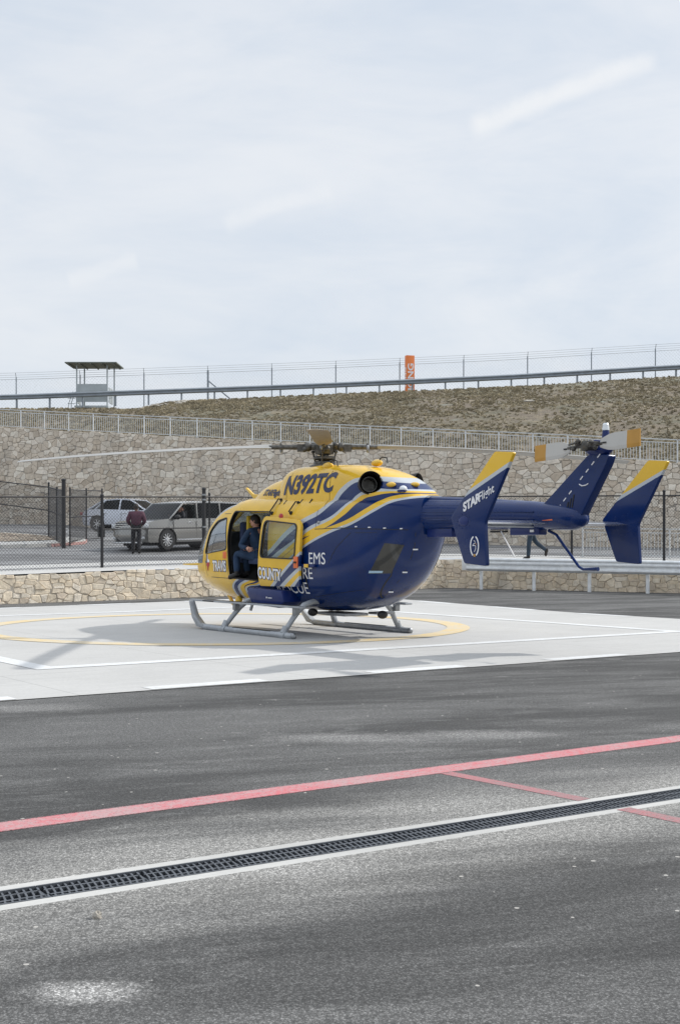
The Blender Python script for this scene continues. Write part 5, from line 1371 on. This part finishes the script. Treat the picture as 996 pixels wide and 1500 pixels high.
# crewman sitting in the open door, helicopter coordinates
def hloc(p): return Matrix.Translation(HL)@Matrix.Rotation(HR,4,'Z')@Vector(p)
J=dict(pel=(0,0,.46),bel=(.02,0,.62),che=(.07,0,.84),nek=(.10,0,.99),hed=(.11,0,1.06),head=(.12,.0,1.115),
 shL=(.12,.19,.91),elL=(.26,.26,.64),wrL=(.04,.33,.60),shR=(.02,-.19,.91),elR=(.12,-.26,.66),wrR=(.34,-.12,.60),
 hiL=(.04,.11,.45),knL=(.44,.18,.50),anL=(.38,.22,.11),toL=(.56,.26,.04),hiR=(.04,-.11,.45),knR=(.46,-.12,.50),anR=(.42,-.12,.11),toR=(.60,-.13,.04))
person('person',hloc((1.45,.47,.94)),HR+R(18),J,'crew member in navy flight suit sitting in the open helicopter doorway','flight','flight','boot',face=(.93,.30,-.05),bulk=.92)
MB().box((1.38,.42,1.30),(.44,.46,.12)).build('door_seat','seat',he,bevel=.04)
MB().box((1.62,.30,1.62),(.12,.46,.95)).build('door_seat_back','seat',he,bevel=.05) if False else None

# ---------------- vehicles ----------------
def wheel(root,x,y,r,wdt,spokes,sg):
    t_=MB().lathe([(r*.62,-wdt/2),(r*.93,-wdt/2),(r,-wdt*.32),(r,wdt*.32),(r*.93,wdt/2),(r*.62,wdt/2)],(0,0,0),32,axis='y',caps=False).build('tyre','black',None,smooth=True,angle=40)
    wr=empty('wheel',(x,y,r)); wr.parent=root; t_.parent=wr
    q=MB(); q.lathe([(r*.67,-wdt*.3),(r*.67,wdt*.42),(r*.62,wdt*.42),(r*.60,wdt*.1),(.03,wdt*.05)],(0,0,0),32,axis='y'); 
    q2=MB()
    for k in range(spokes):
        a=2*PI*k/spokes; q2.bar((.05*math.cos(a),-sg*wdt*.0+sg*wdt*.36,.05*math.sin(a)),(r*.64*math.cos(a),sg*wdt*.38,r*.64*math.sin(a)),.035,.03,up=(0,1,0))
    q2.lathe([(.075,-.03),(.075,.03),(.03,.04)],(0,sg*wdt*.36,0),16,axis='y')
    q2.lathe([(r*.60,-.02),(r*.67,-.02),(r*.67,.02),(r*.60,.02),(r*.60,-.02)],(0,sg*wdt*.38,0),32,axis='y',caps=False)
    q2.build('rim','alloy',wr,smooth=True,angle=30)
    MB().lathe([(r*.62,-.02),(r*.62,.02)],(0,0,0),24,axis='y').build('brake_hub','soot',wr)
    return wr
M['alloy']=mat('alloy_wheel',(.62,.63,.64),.3,.5)
M['chrome']=mat('chrome_trim',(.65,.66,.67),.15,.9)
M['plate']=mat('licence_plate',(.6,.62,.66),.5)
M['headl']=mat('headlight_lens',(.62,.64,.66),.12,.3)
M['interior']=mat('car_interior',(.03,.03,.032),.8)
def car(name,loc,rz,p,label):
    ro=empty(name,loc,rz); tag(ro,label,p['cat']); paint=p['paint']; W_=p['W']/2
    body=p['body']; me=MB().prism(roundpoly(body,.07,4),-W_,W_).mesh()
    b=bmesh.new(); b.from_mesh(me)
    for k in range(1,9): bmesh.ops.bisect_plane(b,geom=b.verts[:]+b.edges[:]+b.faces[:],plane_co=(0,-W_+2*W_*k/9,0),plane_no=(0,1,0))
    for zz in (.45,.65,.85,1.0): bmesh.ops.bisect_plane(b,geom=b.verts[:]+b.edges[:]+b.faces[:],plane_co=(0,0,zz),plane_no=(0,0,1))
    for xx in p['xcuts']: bmesh.ops.bisect_plane(b,geom=b.verts[:]+b.edges[:]+b.faces[:],plane_co=(xx,0,0),plane_no=(1,0,0))
    xf=max(q_[0] for q_ in body); xr=min(q_[0] for q_ in body)
    for v_ in b.verts:
        t=v_.co.y/W_; at_=abs(t)
        # plan rounding at both ends, tumblehome towards the beltline
        e=max(0,(v_.co.x-(xf-.9))/.9); v_.co.x-=.22*e*at_**3
        e2=max(0,((xr+.7)-v_.co.x)/.7); v_.co.x+=.15*e2*at_**3
        k=1-.055*max(0,(v_.co.z-.65)/.5)**1.5-.05*max(0,(.45-v_.co.z)/.25)-.05*e*e-.04*e2*e2
        v_.co.y*=k
    b.to_mesh(me); b.free()
    cuts_=[]
    for wx in (p['wf'],p['wr']):
        for s in (-1,1):
            m_=MB().lathe([(p['r']*1.14,-.18),(p['r']*1.14,.25)],(wx,s*(W_-.08),p['r']*1.02),36,axis='y').mesh(); cuts_.append((m_,'DIFFERENCE'))
    me=boolean(me,cuts_); me.polygons.foreach_set('use_smooth',[True]*len(me.polygons))
    bd=link('body',me,paint,ro,True,28)
    MB().box(((xf+xr)/2,0,p['r']*.75),((xf-xr)*.8,W_*1.5,.22)).build('underbody','black',ro)
    for wx in (p['wf'],p['wr']):
        for s in (-1,1): wheel(ro,wx,s*(W_-.13),p['r'],.24,p['spokes'],s)
    # greenhouse
    bz,tz=p['belt'],p['roofz']; yb,yt=W_*.935,W_*p['ty']
    yy=lambda z:lerp(yb,yt,(z-bz)/(tz-bz))
    roof=p['roof']; wmid=yt
    q=MB(); N=8; vs=[]; 
    top=[(x,z) for x,z in roof]
    for j in range(N+1):
        t=-1+2*j/N
        for x,z in top: vs.append((x,t*wmid,z+.03*(1-t*t)))
    nt=len(top)
    fs=[(j*nt+k,j*nt+k+1,(j+1)*nt+k+1,(j+1)*nt+k) for j in range(N) for k in range(nt-1)]
    b0=len(vs); vs+=[(v_[0],v_[1]*.99,v_[2]-.05) for v_ in vs]; fs+=[tuple(b0+i for i in reversed(f)) for f in fs[:]]
    def edge(ids):
        return [(ids[i],ids[i+1],b0+ids[i+1],b0+ids[i]) for i in range(len(ids)-1)]
    fs+=edge(list(range(nt)))+edge([N*nt+k for k in range(nt)])+edge([j*nt for j in range(N+1)])+edge([j*nt+nt-1 for j in range(N+1)])
    q.add(vs,fs).build('roof',p.get('roofpaint',paint),bd,smooth=True,angle=40)
    for (x0,z0,x1,z1,w_) in p['pillars']:
        for s in (-1,1): MB().bar((x0,s*yy(z0),z0),(x1,s*yy(z1),z1),.05,w_,up=(0,1,0)).build('pillar',p.get('pillarpaint',paint),bd,bevel=.01)
    for i,poly in enumerate(p['side']):
        for s in (-1,1):
            if i in p.get('open',()) and s==1: continue
            vs=[(x,s*(yy(z)-.012),z) for x,z in poly]; vs2=[(x,s*(yy(z)-.018),z) for x,z in poly]; n_=len(poly)
            MB().add(vs+vs2,[tuple(range(n_)),tuple(range(2*n_-1,n_-1,-1))]+[(k,(k+1)%n_,n_+(k+1)%n_,n_+k) for k in range(n_)]).build('side_window','carglass',bd)
    for nm,(x0,z0,x1,z1) in (('windshield',p['ws']),('rear_window',p['rw'])):
        y0,y1=yy(z0)-.03,yy(z1)-.03; vs=[]
        for t in (-1,-.5,0,.5,1):
            bow=.06*(1-t*t)*(1 if x0>x1 else -1); vs+=[(x0+bow,t*y0,z0),(x1+bow*.6,t*y1,z1)]
        MB().add(vs,[(2*k,2*k+1,2*k+3,2*k+2) for k in range(4)]).build(nm,'carglass',bd,smooth=True,fix=False)
    MB().box(((p['ws'][0]+p['rw'][0])/2-.1,0,bz-.10),(p['ws'][0]-p['rw'][0]-.3,W_*1.7,.06)).build('cabin_tray','interior',bd)
    for x in p['seats']:
        for s in (-1,1): MB().box((x,s*.38,bz+.08),(.14,.46,.46)).build('seat','interior',bd,bevel=.05); MB().box((x-.02,s*.38,bz+.40),(.10,.24,.18)).build('headrest','interior',bd,bevel=.04)
    for g in p['extra']: g(ro,bd,W_,yy)
    return ro,bd
def yv(W_,z): return W_*(1-.055*max(0,(z-.65)/.5)**1.5)
def sx(ro,bd,W_,yy):
    # front end of the boxy crossover: bars, lamps, badge plate, mirrors, handles
    xf=2.50
    g_=MB().box((xf-.02,0,.86),(.10,1.22,.26)).build('grille','soot',bd,bevel=.02)
    for z in (.79,.86,.93): MB().box((xf+.035,0,z),(.03,1.24,.035)).build('grille_bar','chrome',g_,bevel=.008)
    for s in (-1,1):
        MB().box((xf-.13,s*.76,.87),(.20,.28,.15),-s*R(22)).build('headlight','headl',bd,bevel=.03)
        MB().box((xf-.36,s*.90,.87),(.16,.03,.10),0).build('indicator','orange',bd,bevel=.01)
        MB().box((xf-.06,s*.68,.45),(.10,.26,.09),-s*R(14)).build('fog_lamp','headl',bd,bevel=.02)
        m_=MB().ball((1.12,s*1.06,1.15),(.09,.13,.085),12,8).build('mirror','black',bd,smooth=True); MB().bar((1.12,s*.88,1.08),(1.12,s*1.0,1.12),.04).build('mirror_arm','black',m_)
        for x in (.42,-.72): MB().box((x,s*(yv(W_,.97)+.012),.97),(.17,.03,.035)).build('door_handle','chrome',bd,bevel=.01)
        for x in (1.22,.12,-1.05): MB().box((x,s*(yv(W_,.75)+.000),.72),(.012,.012,.58)).build('door_gap','black',bd)
        MB().box((-.02,s*(W_*.985),.36),(2.2,.05,.05)).build('sill_trim','chrome',bd,bevel=.01)
    MB().box((xf-.02,0,.42),(.14,1.1,.18)).build('lower_grille','black',bd,bevel=.02)
    MB().box((xf+.02,0,.285),(.10,1.45,.05)).build('bumper_lip','chrome',bd,bevel=.015)
    pl=MB().box((xf+.055,-.12,.60),(.02,.34,.17)).build('licence_plate','plate',bd); 
    MB().box((xf+.067,-.12,.60),(.003,.24,.05)).build('plate_marking','navyletter',pl)
M['pewter']=mat('pewter_car_paint',(.30,.295,.28),.22,.65,.8)
M['whitecar']=mat('silver_white_car_paint',(.66,.69,.76),.22,.1,.8)
flex=dict(cat='car',paint='pewter',roofpaint='alloy',W=1.93,r=.37,wf=1.50,wr=-1.49,spokes=11,belt=1.08,roofz=1.66,ty=.83,
 body=[(2.54,.28),(2.60,.5),(2.57,.78),(2.50,.98),(2.2,1.04),(1.42,1.10),(-2.42,1.10),(-2.52,.9),(-2.56,.5),(-2.48,.28)],xcuts=(-2.3,-2,-1.49,-1,0,1,1.5,1.9,2.2,2.35,2.45),
 roof=[(.66,1.655),(.4,1.69),(-.4,1.71),(-1.4,1.70),(-2.25,1.67),(-2.36,1.64)],
 pillars=[(1.36,1.08,.60,1.66,.07),(.05,1.08,-.0,1.66,.09),(-1.12,1.08,-1.15,1.66,.08),(-2.38,1.08,-2.30,1.66,.14)],pillarpaint='pewter',
 side=[[(1.26,1.1),(.60,1.62),(.03,1.64),(.06,1.1)],[(-.0,1.1),(-.03,1.64),(-1.12,1.64),(-1.10,1.1)],[(-1.15,1.1),(-1.18,1.64),(-2.26,1.62),(-2.32,1.1)]],open=(0,),
 ws=(1.42,1.09,.66,1.65),rw=(-2.40,1.1,-2.33,1.63),seats=(.28,-.75),extra=[sx])
def locate(pxx,Y,off,rz):
    # root such that the wheel offset lands on pixel column pxx at depth Y
    p=ray(pxx,Y); c,s=math.cos(rz),math.sin(rz); x=p[0]-(off[0]*c-off[1]*s); y=p[1]-(off[0]*s+off[1]*c); return x,y
rz=PI+R(50); x,y=locate(245,44.2,(1.5,.9),rz); pf=ray(245,44.2)
dx=Vector((math.cos(rz),math.sin(rz))); zf_=T(x+dx.x*1.5,y+dx.y*1.5); zr_=T(x-dx.x*1.5,y-dx.y*1.5)
fl,flb=car('parked_car',(x,y,(zf_+zr_)/2+.01),rz,flex,'boxy pewter grey crossover car with silver roof and its driver window open')
fl.rotation_euler=(0,-math.atan2(zf_-zr_,3.0),rz)
def drv():
    J=dict(pel=(0,0,.05),bel=(0,0,.18),che=(.0,0,.40),nek=(.02,0,.55),hed=(.02,0,.62),head=(.03,0,.69),shL=(.02,.19,.47),elL=(.14,.30,.34),wrL=(.12,.24,.58),shR=(.02,-.19,.47),elR=(.2,-.22,.28),wrR=(.42,-.12,.38),
     hiL=(.05,.1,.0),hiR=(.05,-.1,.0),knL=(.3,.1,.05),knR=(.3,-.1,.05),anL=(.4,.1,0),anR=(.4,-.1,0),toL=(.5,.1,0),toR=(.5,-.1,0))
    lo=fl.matrix_basis@Vector((.40,.42,.80))
    person('person',lo,rz,J,'driver in dark clothes behind the open window of the grey crossover','shirt','shirt','boot','skin','hair',face=(.8,.5,0),legs=False)
fl.matrix_basis=Matrix.Translation(fl.location)@fl.rotation_euler.to_matrix().to_4x4()
drv()
def sd(ro,bd,W_,yy):
    for s in (-1,1):
        m_=MB().ball((.72,s*.99,.98),(.08,.10,.06),12,8).build('mirror','whitecar',bd,smooth=True)
        for x in (.05,-.95): MB().box((x,s*(yv(W_,.80)+.012),.80),(.16,.03,.03)).build('door_handle','chrome',bd,bevel=.01)
        for x in (.85,-.12,-1.0): MB().box((x,s*(yv(W_,.6)+.001),.58),(.012,.012,.5)).build('door_gap','black',bd)
        MB().box((-2.22,s*.68,.78),(.14,.26,.13)).build('tail_light','red',bd,bevel=.02)
        MB().box((2.10,s*.66,.66),(.2,.3,.12),-s*R(20)).build('headlight','headl',bd,bevel=.03)
        MB().box((0,s*W_*.97,.28),(2.2,.04,.06)).build('sill_trim','black',bd)
    MB().box((2.24,0,.42),(.1,1.0,.16)).build('grille','soot',bd)
sed=dict(cat='car',paint='whitecar',W=1.80,r=.335,wf=1.38,wr=-1.36,spokes=7,belt=.92,roofz=1.40,ty=.68,
 body=[(2.24,.24),(2.30,.45),(2.24,.68),(2.0,.78),(1.0,.93),(-1.45,.98),(-2.12,.95),(-2.24,.84),(-2.28,.5),(-2.2,.26)],xcuts=(-2.1,-1.8,-1.36,-1,0,1,1.38,1.7,2,2.1),
 roof=[(.22,1.395),(.0,1.43),(-.5,1.45),(-.95,1.41),(-1.15,1.37)],
 pillars=[(1.08,.92,.18,1.40,.07),(-.25,.92,-.30,1.41,.08),(-1.85,.96,-1.15,1.39,.13),(-1.5,.96,-1.05,1.39,.12)],
 side=[[(.85,.94),(.16,1.36),(-.26,1.40),(-.22,.94)],[(-.30,.94),(-.33,1.40),(-1.02,1.36),(-1.35,.96)]],
 ws=(1.12,.92,.22,1.39),rw=(-1.92,.97,-1.15,1.38),seats=(-.1,-.95),extra=[sd])
rz=-R(22); x,y=locate(143,55.5,(-1.36,-.85),rz); dx=Vector((math.cos(rz),math.sin(rz)))
zf_=T(x+dx.x*1.4,y+dx.y*1.4); zr_=T(x-dx.x*1.4,y-dx.y*1.4)
se,_=car('parked_car',(x,y,(zf_+zr_)/2+.01),rz,sed,'silver-white sedan parked beyond the gravel island near the tall stone wall')
se.rotation_euler=(0,-math.atan2(zf_-zr_,2.8),rz)
